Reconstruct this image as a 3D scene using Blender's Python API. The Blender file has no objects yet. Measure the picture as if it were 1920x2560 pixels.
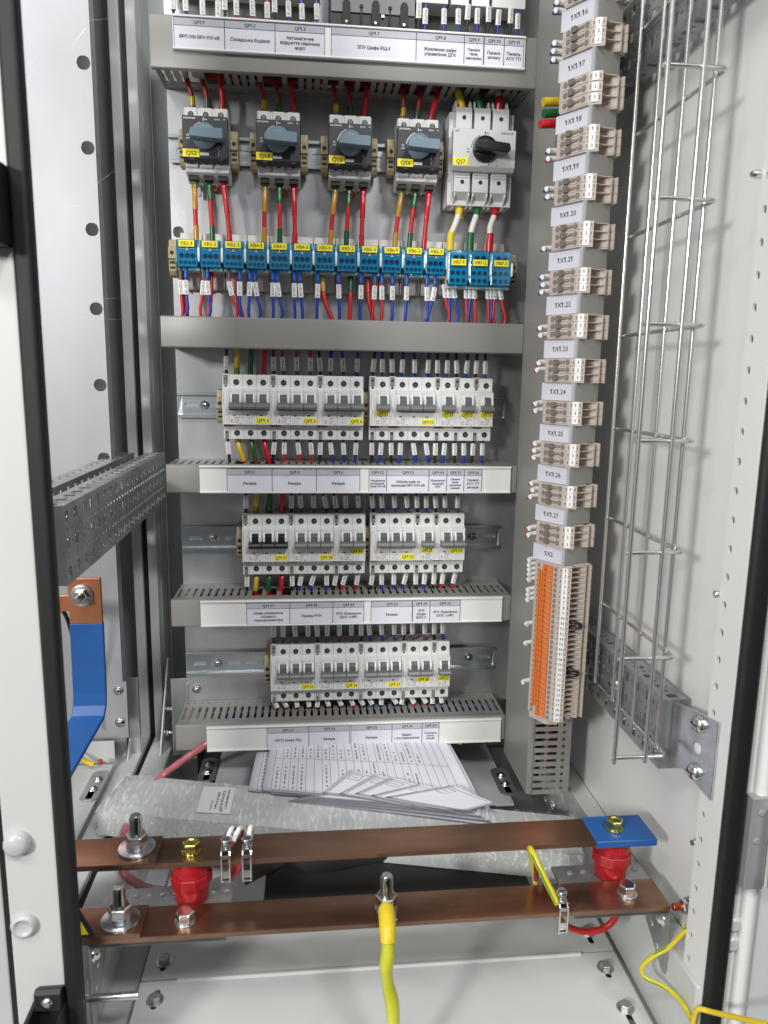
import bpy, bmesh, math, random
from mathutils import Matrix, Vector
random.seed(11)
SC = bpy.context.scene
COL = SC.collection
U = 0.001                       # everything below is in millimetres
# ------------------------------------------------------------------ camera
def _cam():
    yaw, pit, rol = [math.radians(a) for a in (5.949, -10.26, 0.915)]
    f = Vector((math.sin(yaw)*math.cos(pit), math.cos(yaw)*math.cos(pit), math.sin(pit)))
    r = Vector((math.cos(yaw), -math.sin(yaw), 0)); u = r.cross(f)
    r2 = math.cos(rol)*r + math.sin(rol)*u; u2 = -math.sin(rol)*r + math.cos(rol)*u
    m = Matrix(((r2.x, u2.x, -f.x, .1118), (r2.y, u2.y, -f.y, -1.0476), (r2.z, u2.z, -f.z, .0629), (0, 0, 0, 1)))
    cd = bpy.data.cameras.new('camera'); c = bpy.data.objects.new('camera', cd); COL.objects.link(c)
    c.matrix_world = m
    cd.sensor_fit = 'HORIZONTAL'; cd.sensor_width = 36; cd.lens = 36*1845/1920
    cd.clip_start = .02; cd.clip_end = 20
    cd.dof.use_dof = True; cd.dof.focus_distance = .96; cd.dof.aperture_fstop = 11
    SC.camera = c
_cam()
# ------------------------------------------------------------------ world: a dim workshop, brighter overhead and to the left
w = bpy.data.worlds.new('World'); SC.world = w; w.use_nodes = True
nt = w.node_tree; bg = nt.nodes['Background']
tc = nt.nodes.new('ShaderNodeTexCoord'); sp = nt.nodes.new('ShaderNodeSeparateXYZ'); nt.links.new(tc.outputs['Generated'], sp.inputs[0])
def wmath(op, a, b):
    n = nt.nodes.new('ShaderNodeMath'); n.operation = op
    for i, v in enumerate((a, b)):
        if hasattr(v, 'links'): nt.links.new(v, n.inputs[i])
        else: n.inputs[i].default_value = v
    return n.outputs[0]
sm = wmath('ADD', wmath('MULTIPLY', sp.outputs[2], .6), wmath('MULTIPLY', sp.outputs[0], -1.35))
rp = nt.nodes.new('ShaderNodeValToRGB'); nt.links.new(wmath('ADD', sm, .42), rp.inputs[0])
rp.color_ramp.elements[0].position = .12; rp.color_ramp.elements[0].color = (.035, .037, .04, 1)
rp.color_ramp.elements[1].position = .95; rp.color_ramp.elements[1].color = (.95, .97, 1, 1)
nt.links.new(rp.outputs[0], bg.inputs[0]); bg.inputs[1].default_value = .30
# ------------------------------------------------------------------ lamps of the workshop ceiling
def area(name, loc, target, sx, sy, power, col):
    l = bpy.data.lights.new(name, 'AREA'); l.shape = 'RECTANGLE'; l.size = sx; l.size_y = sy; l.energy = power; l.color = col
    o = bpy.data.objects.new(name, l); COL.objects.link(o); o.location = loc
    o.rotation_euler = (Vector(target)-Vector(loc)).to_track_quat('-Z', 'Y').to_euler(); return o
area('lamp_left', (-1.25, -2.15, .62), (.2, 0, -.1), .28, .28, 36, (1, .985, .96))
area('lamp_overhead', (-.75, -1.75, 1.75), (.2, -.1, -.25), 1.3, .22, 28, (1, .99, .98))
area('lamp_right', (.90, -2.25, 1.85), (.15, 0, -.2), .6, .22, 42, (.97, .985, 1))
SC.view_settings.view_transform = 'Standard'; SC.view_settings.look = 'None'
SC.view_settings.exposure = -.08; SC.view_settings.gamma = 1
try: SC.view_settings.use_curve_mapping = False
except Exception: pass
# ------------------------------------------------------------------ materials
MATS = {}
def mat(name, col, rough=.5, metal=0.0, bump=None, var=None, coat=0, trans=0, spec=.5, emis=None, specks=0):
    m = bpy.data.materials.new(name); m.use_nodes = True; n = m.node_tree; b = n.nodes['Principled BSDF']
    b.inputs['Base Color'].default_value = (*col, 1); b.inputs['Roughness'].default_value = rough
    b.inputs['Metallic'].default_value = metal; b.inputs['Specular IOR Level'].default_value = spec
    b.inputs['Coat Weight'].default_value = coat; b.inputs['Coat Roughness'].default_value = .1
    b.inputs['Transmission Weight'].default_value = trans
    g = n.nodes.new('ShaderNodeNewGeometry')
    def noise(scale, det=4, stretch=None):
        src = g.outputs['Position']
        if stretch:
            mp = n.nodes.new('ShaderNodeMapping'); mp.inputs['Scale'].default_value = stretch; n.links.new(src, mp.inputs[0]); src = mp.outputs[0]
        t = n.nodes.new('ShaderNodeTexNoise'); t.inputs['Scale'].default_value = scale; t.inputs['Detail'].default_value = det
        n.links.new(src, t.inputs['Vector']); return t.outputs['Fac']
    if var:
        sc, amt, stretch = var
        mx = n.nodes.new('ShaderNodeMixRGB'); mx.blend_type = 'MIX'
        mx.inputs[1].default_value = (*[max(0, c*(1-amt)) for c in col], 1); mx.inputs[2].default_value = (*[min(1, c*(1+amt)) for c in col], 1)
        rr = n.nodes.new('ShaderNodeMapRange'); rr.inputs[1].default_value = .32; rr.inputs[2].default_value = .68
        n.links.new(noise(sc, 5, stretch), rr.inputs[0]); n.links.new(rr.outputs[0], mx.inputs[0]); n.links.new(mx.outputs[0], b.inputs['Base Color'])
        r2 = n.nodes.new('ShaderNodeMapRange'); r2.inputs[3].default_value = max(.03, rough-.09); r2.inputs[4].default_value = min(1, rough+.12)
        n.links.new(noise(sc*.6, 4, stretch), r2.inputs[0]); n.links.new(r2.outputs[0], b.inputs['Roughness'])
    if specks:
        vo = n.nodes.new('ShaderNodeTexVoronoi'); vo.inputs['Scale'].default_value = 42; n.links.new(g.outputs['Position'], vo.inputs['Vector'])
        sx = n.nodes.new('ShaderNodeSeparateColor'); n.links.new(vo.outputs['Color'], sx.inputs[0])
        a1 = n.nodes.new('ShaderNodeMath'); a1.operation = 'LESS_THAN'; n.links.new(vo.outputs['Distance'], a1.inputs[0]); a1.inputs[1].default_value = specks
        a2 = n.nodes.new('ShaderNodeMath'); a2.operation = 'GREATER_THAN'; n.links.new(sx.outputs[0], a2.inputs[0]); a2.inputs[1].default_value = .8
        a3 = n.nodes.new('ShaderNodeMath'); a3.operation = 'MULTIPLY'; n.links.new(a1.outputs[0], a3.inputs[0]); n.links.new(a2.outputs[0], a3.inputs[1])
        m3 = n.nodes.new('ShaderNodeMixRGB'); m3.inputs[2].default_value = (.12, .11, .10, 1); n.links.new(a3.outputs[0], m3.inputs[0])
        old = b.inputs['Base Color'].links[0].from_socket if b.inputs['Base Color'].links else None
        if old: n.links.new(old, m3.inputs[1])
        n.links.new(m3.outputs[0], b.inputs['Base Color'])
    if bump:
        sc, st, stretch = bump
        bp = n.nodes.new('ShaderNodeBump'); bp.inputs['Strength'].default_value = st; bp.inputs['Distance'].default_value = .001
        n.links.new(noise(sc, 3, stretch), bp.inputs['Height']); n.links.new(bp.outputs[0], b.inputs['Normal'])
        if coat: n.links.new(bp.outputs[0], b.inputs['Coat Normal'])
    MATS[name] = m; return m
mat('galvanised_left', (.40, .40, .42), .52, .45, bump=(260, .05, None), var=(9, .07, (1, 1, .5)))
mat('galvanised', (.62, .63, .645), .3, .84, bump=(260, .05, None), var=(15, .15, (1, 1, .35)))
mat('zinc', (.63, .655, .67), .27, 1, var=(60, .12, None))
mat('steel_bright', (.78, .78, .77), .2, 1)
mat('rail_zinc', (.56, .60, .63), .28, .95, var=(30, .1, (.2, 1, 1)))
mat('old_steel', (.44, .45, .445), .42, .85, var=(35, .18, None), bump=(150, .08, None))
mat('paint', (.60, .615, .595), .42, bump=(900, .14, None), var=(9, .05, None), specks=.03)
mat('paint_left', (.60, .605, .585), .45, bump=(1100, .12, None), var=(5, .03, None))
mat('paint_white', (.78, .78, .76), .45, bump=(1100, .12, None), var=(5, .02, None))
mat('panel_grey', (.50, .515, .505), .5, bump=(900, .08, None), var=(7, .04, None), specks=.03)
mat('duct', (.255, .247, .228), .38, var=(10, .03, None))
mat('back_shade', (.27, .275, .27), .6)  # panel grey darkened to stand in for the unlit cavity
mat('duct_in', (.30, .29, .27), .5)
mat('holder', (.80, .795, .77), .33)
mat('paper_x', (.60, .60, .66), .75)
mat('paper', (.72, .72, .78), .75, var=(16, .03, None))
mat('paper_head', (.47, .47, .52), .75, var=(90, .06, (.2, 1, 1)))
mat('ink', (.02, .02, .03), .7)
mat('print_grey', (.16, .17, .19), .7)
mat('breaker', (.72, .72, .70), .38, var=(20, .015, None))
mat('breaker_dark', (.53, .53, .52), .42)
mat('terminal_grey', (.20, .20, .195), .5)
mat('hole', (.012, .012, .013), .6)  # near-black paints the inner shade of holes, slots and recesses
mat('toggle_grey', (.15, .155, .155), .38)
mat('toggle_face', (.11, .113, .115), .42)
mat('toggle_black', (.012, .012, .014), .3)
mat('ears', (.76, .76, .74), .35)
mat('magenta', (.52, .02, .12), .5)
mat('tag_yellow', (.92, .80, .02), .55)
mat('beige', (.50, .43, .375), .48, var=(30, .03, None))
mat('beige_dark', (.17, .145, .13), .5)
mat('khaki', (.40, .33, .19), .55, var=(40, .06, None))
mat('orange', (.68, .175, .03), .45)
mat('tag_white', (.80, .80, .78), .5)
mat('sleeve', (.86, .85, .82), .5)
mat('face_dark', (.035, .036, .042), .42, bump=(700, .1, None))
mat('knob_blue', (.16, .23, .28), .4)
mat('knob_black', (.014, .014, .016), .3)
mat('switch_white', (.60, .60, .59), .4)
mat('green_led', (.02, .06, .02), .4)
mat('base_cream', (.60, .575, .53), .5)
mat('blue_box', (.07, .38, .50), .3)
mat('blue_dark', (.006, .045, .10), .4)
mat('lens_ring', (.02, .12, .22), .2)
mat('clip_orange', (.45, .11, .03), .4)
mat('w_red', (.50, .018, .015), .38)
mat('w_darkred', (.28, .022, .02), .42)
mat('w_blue', (.010, .045, .32), .35)
mat('w_black', (.012, .012, .014), .38)
mat('w_yellow', (.74, .54, .025), .4)
mat('w_green', (.012, .13, .045), .38)
mat('w_white', (.72, .68, .63), .4)
mat('s_yellow', (.62, .42, .02), .26)
mat('s_orange', (.48, .24, .03), .26)
mat('s_olive', (.22, .20, .03), .3)
mat('s_green', (.015, .10, .035), .26)
mat('s_red', (.52, .015, .025), .26)
mat('ferrule_grey', (.09, .09, .095), .4)
mat('ferrule_blue', (.015, .12, .42), .35)
mat('spiral', (.42, .12, .14), .22, coat=.5)
mat('table_print', (.27, .27, .30), .75)
mat('copper_dull', (.33, .195, .132), .27, .92, var=(17, .36, (.4, 1.6, 1)), bump=(420, .07, (.06, 1, 1)))
mat('copper_bright', (.62, .25, .12), .36, .85, var=(24, .12, (1, 1, .2)))
mat('copper_edge', (.50, .24, .14), .3, .9)
mat('insulator', (.36, .011, .017), .3, var=(30, .08, None))
mat('blue_sleeve', (.018, .10, .33), .36, var=(18, .06, None), bump=(300, .06, None))
mat('gold_zinc', (.62, .55, .16), .22, 1)
mat('rubber', (.008, .008, .009), .62, bump=(200, .2, (1, 1, .1)))
mat('cap_clear', (.74, .74, .76), .3, trans=.35)
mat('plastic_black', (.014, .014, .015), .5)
mat('foam', (.50, .52, .505), .6, coat=.3, bump=(38, .55, (1, .4, 1)), var=(16, .05, (1, 2, 1)))
mat('foam_black', (.022, .021, .02), .9, bump=(300, .4, None))
mat('cardboard', (.045, .04, .034), .85)
mat('cable_yg', (.50, .51, .03), .3, coat=.6, bump=(90, .5, None), var=(34, .22, (1, 1, .6)))
mat('w_gy', (.66, .56, .02), .35)
mat('w_gg', (.03, .22, .04), .35)
mat('red_copper', (.55, .12, .06), .35, .8)
# a clear film: mostly see-through with sharp glints
def film(name, tint, fac, bumpscale, bst, rough=.08):
    m = bpy.data.materials.new(name); m.use_nodes = True; n = m.node_tree; n.nodes.clear()
    o = n.nodes.new('ShaderNodeOutputMaterial'); mx = n.nodes.new('ShaderNodeMixShader'); t = n.nodes.new('ShaderNodeBsdfTransparent')
    t.inputs[0].default_value = (*tint, 1); g = n.nodes.new('ShaderNodeBsdfGlossy'); g.inputs['Roughness'].default_value = rough
    g.inputs['Color'].default_value = (.9, .93, .95, 1)
    nz = n.nodes.new('ShaderNodeTexNoise'); nz.inputs['Scale'].default_value = bumpscale; nz.inputs['Detail'].default_value = 6; nz.inputs['Distortion'].default_value = 1.4
    gg = n.nodes.new('ShaderNodeNewGeometry'); n.links.new(gg.outputs['Position'], nz.inputs['Vector'])
    b = n.nodes.new('ShaderNodeBump'); b.inputs['Strength'].default_value = bst; b.inputs['Distance'].default_value = .004
    n.links.new(nz.outputs['Fac'], b.inputs['Height']); n.links.new(b.outputs[0], g.inputs['Normal'])
    mx.inputs[0].default_value = fac
    if name == 'wrap':
        n.nodes.remove(mx); ad = n.nodes.new('ShaderNodeAddShader'); mp = n.nodes.new('ShaderNodeMapping'); mp.inputs['Scale'].default_value = (1, .16, .5); mp.inputs['Rotation'].default_value = (0, 0, .35)
        t2 = n.nodes.new('ShaderNodeTexNoise'); t2.inputs['Scale'].default_value = 120; t2.inputs['Detail'].default_value = 6; t2.inputs['Distortion'].default_value = 2.5
        rr = n.nodes.new('ShaderNodeMapRange'); rr.inputs[1].default_value = .5; rr.inputs[2].default_value = .7; rr.inputs[3].default_value = .02; rr.inputs[4].default_value = .5
        n.links.new(gg.outputs['Position'], mp.inputs[0]); n.links.new(mp.outputs[0], t2.inputs['Vector']); n.links.new(t2.outputs['Fac'], rr.inputs[0]); n.links.new(rr.outputs[0], g.inputs['Color'])
        n.links.new(t.outputs[0], ad.inputs[0]); n.links.new(g.outputs[0], ad.inputs[1]); n.links.new(ad.outputs[0], o.inputs[0]); MATS[name] = m; return
    n.links.new(t.outputs[0], mx.inputs[1]); n.links.new(g.outputs[0], mx.inputs[2]); n.links.new(mx.outputs[0], o.inputs[0]); MATS[name] = m
film('blue_clear', (.22, .76, .93), .12, 60, .12, .12)
film('wrap', (.985, .985, .985), .5, 70, .9, .08)
# ------------------------------------------------------------------ text, one mesh per glyph
GL = {}
def glyph(ch, bold):
    k = (ch, bold)
    if k not in GL and ch == '1':
        b = .018 if bold else 0
        GL[k] = ([Vector(p) for p in ((.2-b, 0, 0), (.3+b, 0, 0), (.3+b, .69, 0), (.225-b, .69, 0), (.03, .56+b, 0), (.03, .43-b, 0), (.2-b, .53, 0))], [(0, 1, 2, 3, 6), (3, 4, 5, 6)], .5)
    if k not in GL and ch == 'н':
        R = [(.075, 0, .163, .542), (.421, 0, .509, .542), (.163, .238, .421, .319)]
        GL[k] = ([Vector(p) for a, b, c, d in R for p in ((a, b, 0), (c, b, 0), (c, d, 0), (a, d, 0))], [(0, 1, 2, 3), (4, 5, 6, 7), (8, 9, 10, 11)], .585)
    if k not in GL and ch == 'ф':
        V_ = []; n_ = 16
        for r_ in (1, .68): V_ += [Vector((.34+.285*math.cos(2*math.pi*i/n_)*(1 if r_ == 1 else .69), .27+.28*math.sin(2*math.pi*i/n_)*(1 if r_ == 1 else .73), 0)) for i in range(n_)]
        F_ = [(i, (i+1) % n_, (i+1) % n_+n_, i+n_) for i in range(n_)]
        V_ += [Vector(p) for p in ((.3, -.2, .001), (.38, -.2, .001), (.38, .73, .001), (.3, .73, .001))]
        GL[k] = (V_, F_+[(32, 33, 34, 35)], .68)
    if k not in GL:
        c = bpy.data.curves.new('g', 'FONT'); c.body = ch+'|'; c.size = 1; c.resolution_u = 2; c.offset = 0
        o = bpy.data.objects.new('g', c)
        me = o.to_mesh(); 
        # the bar is only there to measure the advance width
        vs = [v.co.copy() for v in me.vertices]; fs = [tuple(p.vertices) for p in me.polygons]; o.to_mesh_clear()
        c.body = '||'; me = o.to_mesh(); x2 = sorted(v.co.x for v in me.vertices); o.to_mesh_clear()
        c.body = '|'; me = o.to_mesh(); bx = [v.co.x for v in me.vertices]; nb = len(me.vertices); nf = len(me.polygons); x1 = min(bx); o.to_mesh_clear()
        xb = max(v.x for v in vs); wbar = max(bx)-min(bx)
        adv = xb-wbar-x1
        # drop the bar's own vertices
        keep = [i for i, v in enumerate(vs) if v.x < adv+x1-.004] if ch != ' ' else []
        ks = {a: b for b, a in enumerate(keep)}
        GL[k] = ([vs[i] for i in keep], [tuple(ks[i] for i in f) for f in fs if all(i in ks for i in f)], adv)
        bpy.data.objects.remove(o); bpy.data.curves.remove(c)
    return GL[k]
# ------------------------------------------------------------------ mesh builder
def link(o, parent=None):
    COL.objects.link(o)
    if parent: o.parent = parent
    return o
class MB:
    def __init__(s, m=None, org=(0, 0, 0)):
        s.v = []; s.f = []; s.mi = []; s.sm = []; s.names = []; s.M = Matrix.Identity(4); s.org = Vector(org); s.c = 0
        if m: s.mat(m)
    def mat(s, name):
        if name not in s.names: s.names.append(name)
        s.c = s.names.index(name); return s
    def add(s, vs, fs, smooth=False):
        b = len(s.v); s.v += [s.M @ Vector(p) for p in vs]
        for f in fs: s.f.append(tuple(i+b for i in f)); s.mi.append(s.c); s.sm.append(smooth)
        return s
    def box(s, x0, x1, y0, y1, z0, z1):
        vs = [(x, y, z) for x in (x0, x1) for y in (y0, y1) for z in (z0, z1)]
        return s.add(vs, [(0, 1, 3, 2), (4, 6, 7, 5), (0, 4, 5, 1), (2, 3, 7, 6), (0, 2, 6, 4), (1, 5, 7, 3)])
    def prism(s, pts, ax, a, b, smooth=False):
        n = len(pts)
        def P(u, v, w): return {'x': (w, u, v), 'y': (u, w, v), 'z': (u, v, w)}[ax]
        vs = [P(u, v, a) for u, v in pts]+[P(u, v, b) for u, v in pts]
        s.add(vs, [tuple(range(n-1, -1, -1)), tuple(range(n, 2*n))])
        return s.add(vs, [(i, (i+1) % n, (i+1) % n+n, i+n) for i in range(n)], smooth)
    def cyl(s, c, d, r, h, n=16, r2=None, smooth=True, cap=True, rot=0):
        c = Vector(c); d = Vector(d).normalized(); q = d.to_track_quat('Z', 'Y'); r2 = r if r2 is None else r2
        vs = [c+q @ Vector((r*math.cos(rot+2*math.pi*i/n), r*math.sin(rot+2*math.pi*i/n), 0)) for i in range(n)]
        vs += [c+q @ Vector((r2*math.cos(rot+2*math.pi*i/n), r2*math.sin(rot+2*math.pi*i/n), h)) for i in range(n)]
        s.add(vs, [(i, (i+1) % n, (i+1) % n+n, i+n) for i in range(n)], smooth)
        if cap: s.add(vs, [tuple(range(n-1, -1, -1)), tuple(range(n, 2*n))])
        return s
    def lathe(s, c, d, prof, n=24, smooth=True):
        c = Vector(c); q = Vector(d).normalized().to_track_quat('Z', 'Y'); vs = []
        for r, h in prof: vs += [c+q @ Vector((r*math.cos(2*math.pi*i/n), r*math.sin(2*math.pi*i/n), h)) for i in range(n)]
        fs = [(k*n+i, k*n+(i+1) % n, (k+1)*n+(i+1) % n, (k+1)*n+i) for k in range(len(prof)-1) for i in range(n)]
        s.add(vs, fs, smooth); m = len(prof)
        return s.add(vs, [tuple(range(n-1, -1, -1)), tuple(range((m-1)*n, m*n))])
    def tube(s, path, r, n=10, r_of=None, sub=6, flat=1):
        P = smooth_path(path, sub) if sub else [Vector(p) for p in path]
        vs = []; up = None; m = len(P)
        for k, p in enumerate(P):
            t = (P[min(k+1, m-1)]-P[max(k-1, 0)]).normalized()
            if up is None:
                up = Vector((0, -1, 0)) if abs(t.y) < .8 else Vector((0, 0, 1))
            a = (up-t*up.dot(t)).normalized(); up = a; b = t.cross(a)
            rr = r_of(k/(m-1)) if r_of else r
            vs += [p+a*rr*flat*math.cos(2*math.pi*i/n)+b*rr*math.sin(2*math.pi*i/n) for i in range(n)]
        s.add(vs, [(k*n+i, k*n+(i+1) % n, (k+1)*n+(i+1) % n, (k+1)*n+i) for k in range(m-1) for i in range(n)], True)
        return s.add(vs, [tuple(range(n-1, -1, -1)), tuple(range((m-1)*n, m*n))])
    def ngon(s, pts): return s.add(pts, [tuple(range(len(pts)))])
    def text(s, t, size, o, ux=(1, 0, 0), uz=(0, 0, 1), al='C', bold=False, wid=1.0, fit=None):
        tot = sum(glyph(c, bold)[2] for c in t)*size*wid
        if fit and tot > fit: wid *= fit/tot; tot = fit
        x = {'C': -tot/2, 'L': 0, 'R': -tot}[al]; o = Vector(o); ux = Vector(ux).normalized(); uz = Vector(uz).normalized()
        for c in t:
            g, fs, adv = glyph(c, bold)
            if fs:
                s.add([o+ux*(x+v.x*size*wid)+uz*(v.y-.35)*size for v in g], fs)
                if bold:
                    nn = ux.cross(uz)*.015
                    s.add([o+nn+ux*(x+(v.x+.034)*size*wid)+uz*(v.y-.35)*size for v in g], fs)
                    s.add([o-nn+ux*(x+(v.x+.017)*size*wid)+uz*(v.y-.335)*size for v in g], fs)
            x += adv*size*wid
        return s
    def cells(s, cl, fn, t, back=True):
        """cl: (u0,u1,v0,v1,kind,a,b); fn(u,v,w) -> point; t thickness"""
        for u0, u1, v0, v1, kind, a, b in cl:
            cu, cv = (u0+u1)/2, (v0+v1)/2
            if not kind:
                s.add([fn(u0, v0, 0), fn(u1, v0, 0), fn(u1, v1, 0), fn(u0, v1, 0)], [(0, 1, 2, 3)])
                if back: s.add([fn(u0, v0, t), fn(u1, v0, t), fn(u1, v1, t), fn(u0, v1, t)], [(0, 1, 2, 3)])
                continue
            hu, hv = (u1-u0)/2, (v1-v0)/2
            ang = [math.atan2(y*hv, x*hu) for x in (1, -1) for y in (1, -1)]
            if kind == 'r': ang += [math.atan2(y*b, x*a) for x in (1, -1) for y in (1, -1)]
            else:
                nn = 10
                if kind == 'o': ang += [2*math.pi*i/nn-math.pi+.01 for i in range(nn)]
                else: ang += [math.atan2(b*math.sin(q), x*(a-b+b*math.cos(q))) for x in (1, -1) for q in (-1.57, -1.0, -.5, 0, .5, 1.0, 1.57)]
            ang = sorted(set(round(q, 4) for q in ang)); I = []; O = []
            for q in ang:
                c_, s_ = math.cos(q), math.sin(q)
                ro = min(hu/abs(c_) if abs(c_) > 1e-6 else 1e9, hv/abs(s_) if abs(s_) > 1e-6 else 1e9)
                if kind == 'r': ri = min(a/abs(c_) if abs(c_) > 1e-6 else 1e9, b/abs(s_) if abs(s_) > 1e-6 else 1e9)
                elif kind == 'o': ri = 1/math.sqrt((c_/a)**2+(s_/b)**2)
                else:      # stadium, long half a along u, radius b
                    ri = b/abs(s_) if abs(s_) > 1e-6 else 1e9
                    if ri*abs(c_) > a-b:
                        e = a-b; ri = e*abs(c_)+math.sqrt(max(0, b*b-(e*s_)**2))
                I.append((cu+ri*c_, cv+ri*s_)); O.append((cu+ro*c_, cv+ro*s_))
            n = len(ang)
            fr = [fn(*p, 0) for p in I]+[fn(*p, 0) for p in O]; bk = [fn(*p, t) for p in I]+[fn(*p, t) for p in O]
            q = [(i, (i+1) % n, (i+1) % n+n, i+n) for i in range(n)]
            s.add(fr, q)
            if back: s.add(bk, q)
            s.add(fr[:n]+bk[:n], [(i, (i+1) % n, (i+1) % n+n, i+n) for i in range(n)])
        return s
    def grid(s, xs, ys, solid, fn, t):
        nx, ny = len(xs)-1, len(ys)-1
        g = [[solid((xs[i]+xs[i+1])/2, (ys[j]+ys[j+1])/2) for j in range(ny)] for i in range(nx)]
        for j in range(ny):
            i = 0
            while i < nx:
                if not g[i][j]: i += 1; continue
                k = i
                while k < nx and g[k][j]: k += 1
                a, b, c, d = xs[i], xs[k], ys[j], ys[j+1]
                for w in (0, t): s.add([fn(a, c, w), fn(b, c, w), fn(b, d, w), fn(a, d, w)], [(0, 1, 2, 3)])
                for x in (a, b): s.add([fn(x, c, 0), fn(x, d, 0), fn(x, d, t), fn(x, c, t)], [(0, 1, 2, 3)])
                i = k
        for i in range(nx):
            for j in range(ny+1):
                A = g[i][j-1] if j > 0 else False; B = g[i][j] if j < ny else False
                if A != B: s.add([fn(xs[i], ys[j], 0), fn(xs[i+1], ys[j], 0), fn(xs[i+1], ys[j], t), fn(xs[i], ys[j], t)], [(0, 1, 2, 3)])
        return s
    def build(s, name, parent=None, bevel=0, world=False, seg=2, top=False):
        """world: verts are given in world mm; parent's location is subtracted. top: own origin at the base centre"""
        me = bpy.data.meshes.new(name); off = Vector((0, 0, 0))
        if world and parent:
            off = Vector(parent['org'])
            if parent.parent and 'org' in parent.parent.keys() and parent['org'][:] is None: pass
        if top:
            xs = [p.x for p in s.v]; ys = [p.y for p in s.v]; zs = [p.z for p in s.v]
            off = Vector(((min(xs)+max(xs))/2, (min(ys)+max(ys))/2, min(zs)))
        me.from_pydata([tuple((p-off)*U) for p in s.v], [], s.f)
        for nm in s.names: me.materials.append(MATS[nm])
        me.polygons.foreach_set('material_index', s.mi); me.polygons.foreach_set('use_smooth', s.sm); me.update()
        o = bpy.data.objects.new(name, me)
        if top: o.location = off*U; ORG[o.name] = off
        elif parent is not None and world: ORG[o.name] = off
        link(o, parent)
        if bevel:
            bm = bmesh.new(); bm.from_mesh(me); bmesh.ops.remove_doubles(bm, verts=bm.verts, dist=1e-6)
            bmesh.ops.recalc_face_normals(bm, faces=bm.faces); bm.to_mesh(me); bm.free()
            md = o.modifiers.new('edge', 'BEVEL'); md.width = bevel*U; md.segments = seg; md.limit_method = 'ANGLE'; md.angle_limit = math.radians(32)
            md.use_clamp_overlap = True
        return o
ORG = {}
def smooth_path(path, sub):
    P = [Vector(p) for p in path]
    if len(P) < 3: return [P[0].lerp(P[-1], i/2) for i in range(3)]
    out = []
    for i in range(len(P)-1):
        p0 = P[i-1] if i else P[0]*2-P[1]; p1, p2 = P[i], P[i+1]; p3 = P[i+2] if i+2 < len(P) else P[-1]*2-P[-2]
        for k in range(sub):
            t = k/sub
            out.append(.5*((2*p1)+(p2-p0)*t+(2*p0-5*p1+4*p2-p3)*t*t+(3*p1-p0-3*p2+p3)*t**3))
    out.append(P[-1]); return out
LABELS = set()
def tag(o, label, cat, group=None, kind=None):
    if not 4 <= len(label.split()) <= 16: print('LEN', len(label.split()), label)
    if (label in LABELS) and not group: print('DUP', label)
    if label in LABELS: print('DUPLABEL', label)
    LABELS.add(label)
    o['label'] = label; o['category'] = cat
    if group: o['group'] = group
    if kind: o['kind'] = kind
    return o
def thing(name, label, cat, loc=(0, 0, 0), group=None):
    o = bpy.data.objects.new(name, None); COL.objects.link(o); o.empty_display_size = .01
    o.location = Vector(loc)*U; tag(o, label, cat, group); return o
class TM:
    """a thing whose parts are written in world millimetres"""
    def __init__(s, name, label, cat, loc, group=None):
        s.o = thing(name, label, cat, loc, group); s.loc = Vector(loc)
    def part(s, name, mb, bevel=0, parent=None, seg=2):
        for i in range(len(mb.v)): mb.v[i] = mb.v[i]-s.loc
        return mb.build(name, parent or s.o, bevel, seg=seg)
def struct(name, mb, bevel=0):
    o = mb.build(name, None, bevel, top=True); o['kind'] = 'structure'; return o
def single(name, mb, label, cat, bevel=0, group=None, kind=None, seg=2):
    o = mb.build(name, None, bevel, top=True, seg=seg); return tag(o, label, cat, group, kind)
ORD = ['first', 'second', 'third', 'fourth', 'fifth', 'sixth', 'seventh', 'eighth', 'ninth', 'tenth']
# ================================================================== CABINET SHELL
# floor pan and frame
fl = MB('panel_grey'); fl.box(-420, 520, -640, 160, -600, -590)
struct('floor', fl)
def xy(u, v, w): return (u, v, w)
def floorplate(name, label, y0, y1, z, slots):
    t = TM(name, label, 'floor plate', ((-68+455)/2, (y0+y1)/2, z-2))
    mb = MB('paint'); ys = sorted(s_[1] for s_ in slots)
    cl = []; 
    # row of cells holding the oblong slots near both ends
    for (x0, x1, sx) in ((-68, -28, -48), (418, 458, 438)):
        cy = y0
        for yy in ys:
            cl.append((x0, x1, cy, yy-16, None, 0, 0)); cl.append((yy, yy, 0, 0, None, 0, 0)) if 0 else None
            cl.append(('slot', x0, x1, yy, sx)); cy = yy+16
        cl.append((x0, x1, cy, y1, None, 0, 0))
    cl.append((-28, 418, y0, y1, None, 0, 0))
    plain = [c for c in cl if c and c[0] != 'slot']
    mb.cells(plain, lambda u, v, w: (u, v, z-w), 2)
    for c in cl:
        if c and c[0] == 'slot':
            _, x0, x1, yy, sx = c
            mb.cells([(yy-16, yy+16, x0, x1, 's', 13, 3.4)], lambda u, v, w: (v, u, z-w), 2)
    for a, b in (((-68, y0), (458, y0)), ((-68, y1), (458, y1))): mb.add([(a[0], a[1], z), (b[0], b[1], z), (b[0], b[1], z-2), (a[0], a[1], z-2)], [(0, 1, 2, 3)])
    for x in (-68, 458):
        mb.add([(x, y0, z), (x, y1, z), (x, y1, z-13), (x, y0, z-13)], [(0, 1, 2, 3)])
        mb.add([(x+math.copysign(1.5, x-100), y0, z), (x+math.copysign(1.5, x-100), y1, z), (x+math.copysign(1.5, x-100), y1, z-13), (x+math.copysign(1.5, x-100), y0, z-13)], [(0, 1, 2, 3)])
    t.part('plate', mb); return t
floorplate('floor_plate', 'grey painted front floor plate with long slots, nearest the viewer', -620, -338.5, -577, [(0, -362), (0, -425)])
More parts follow.
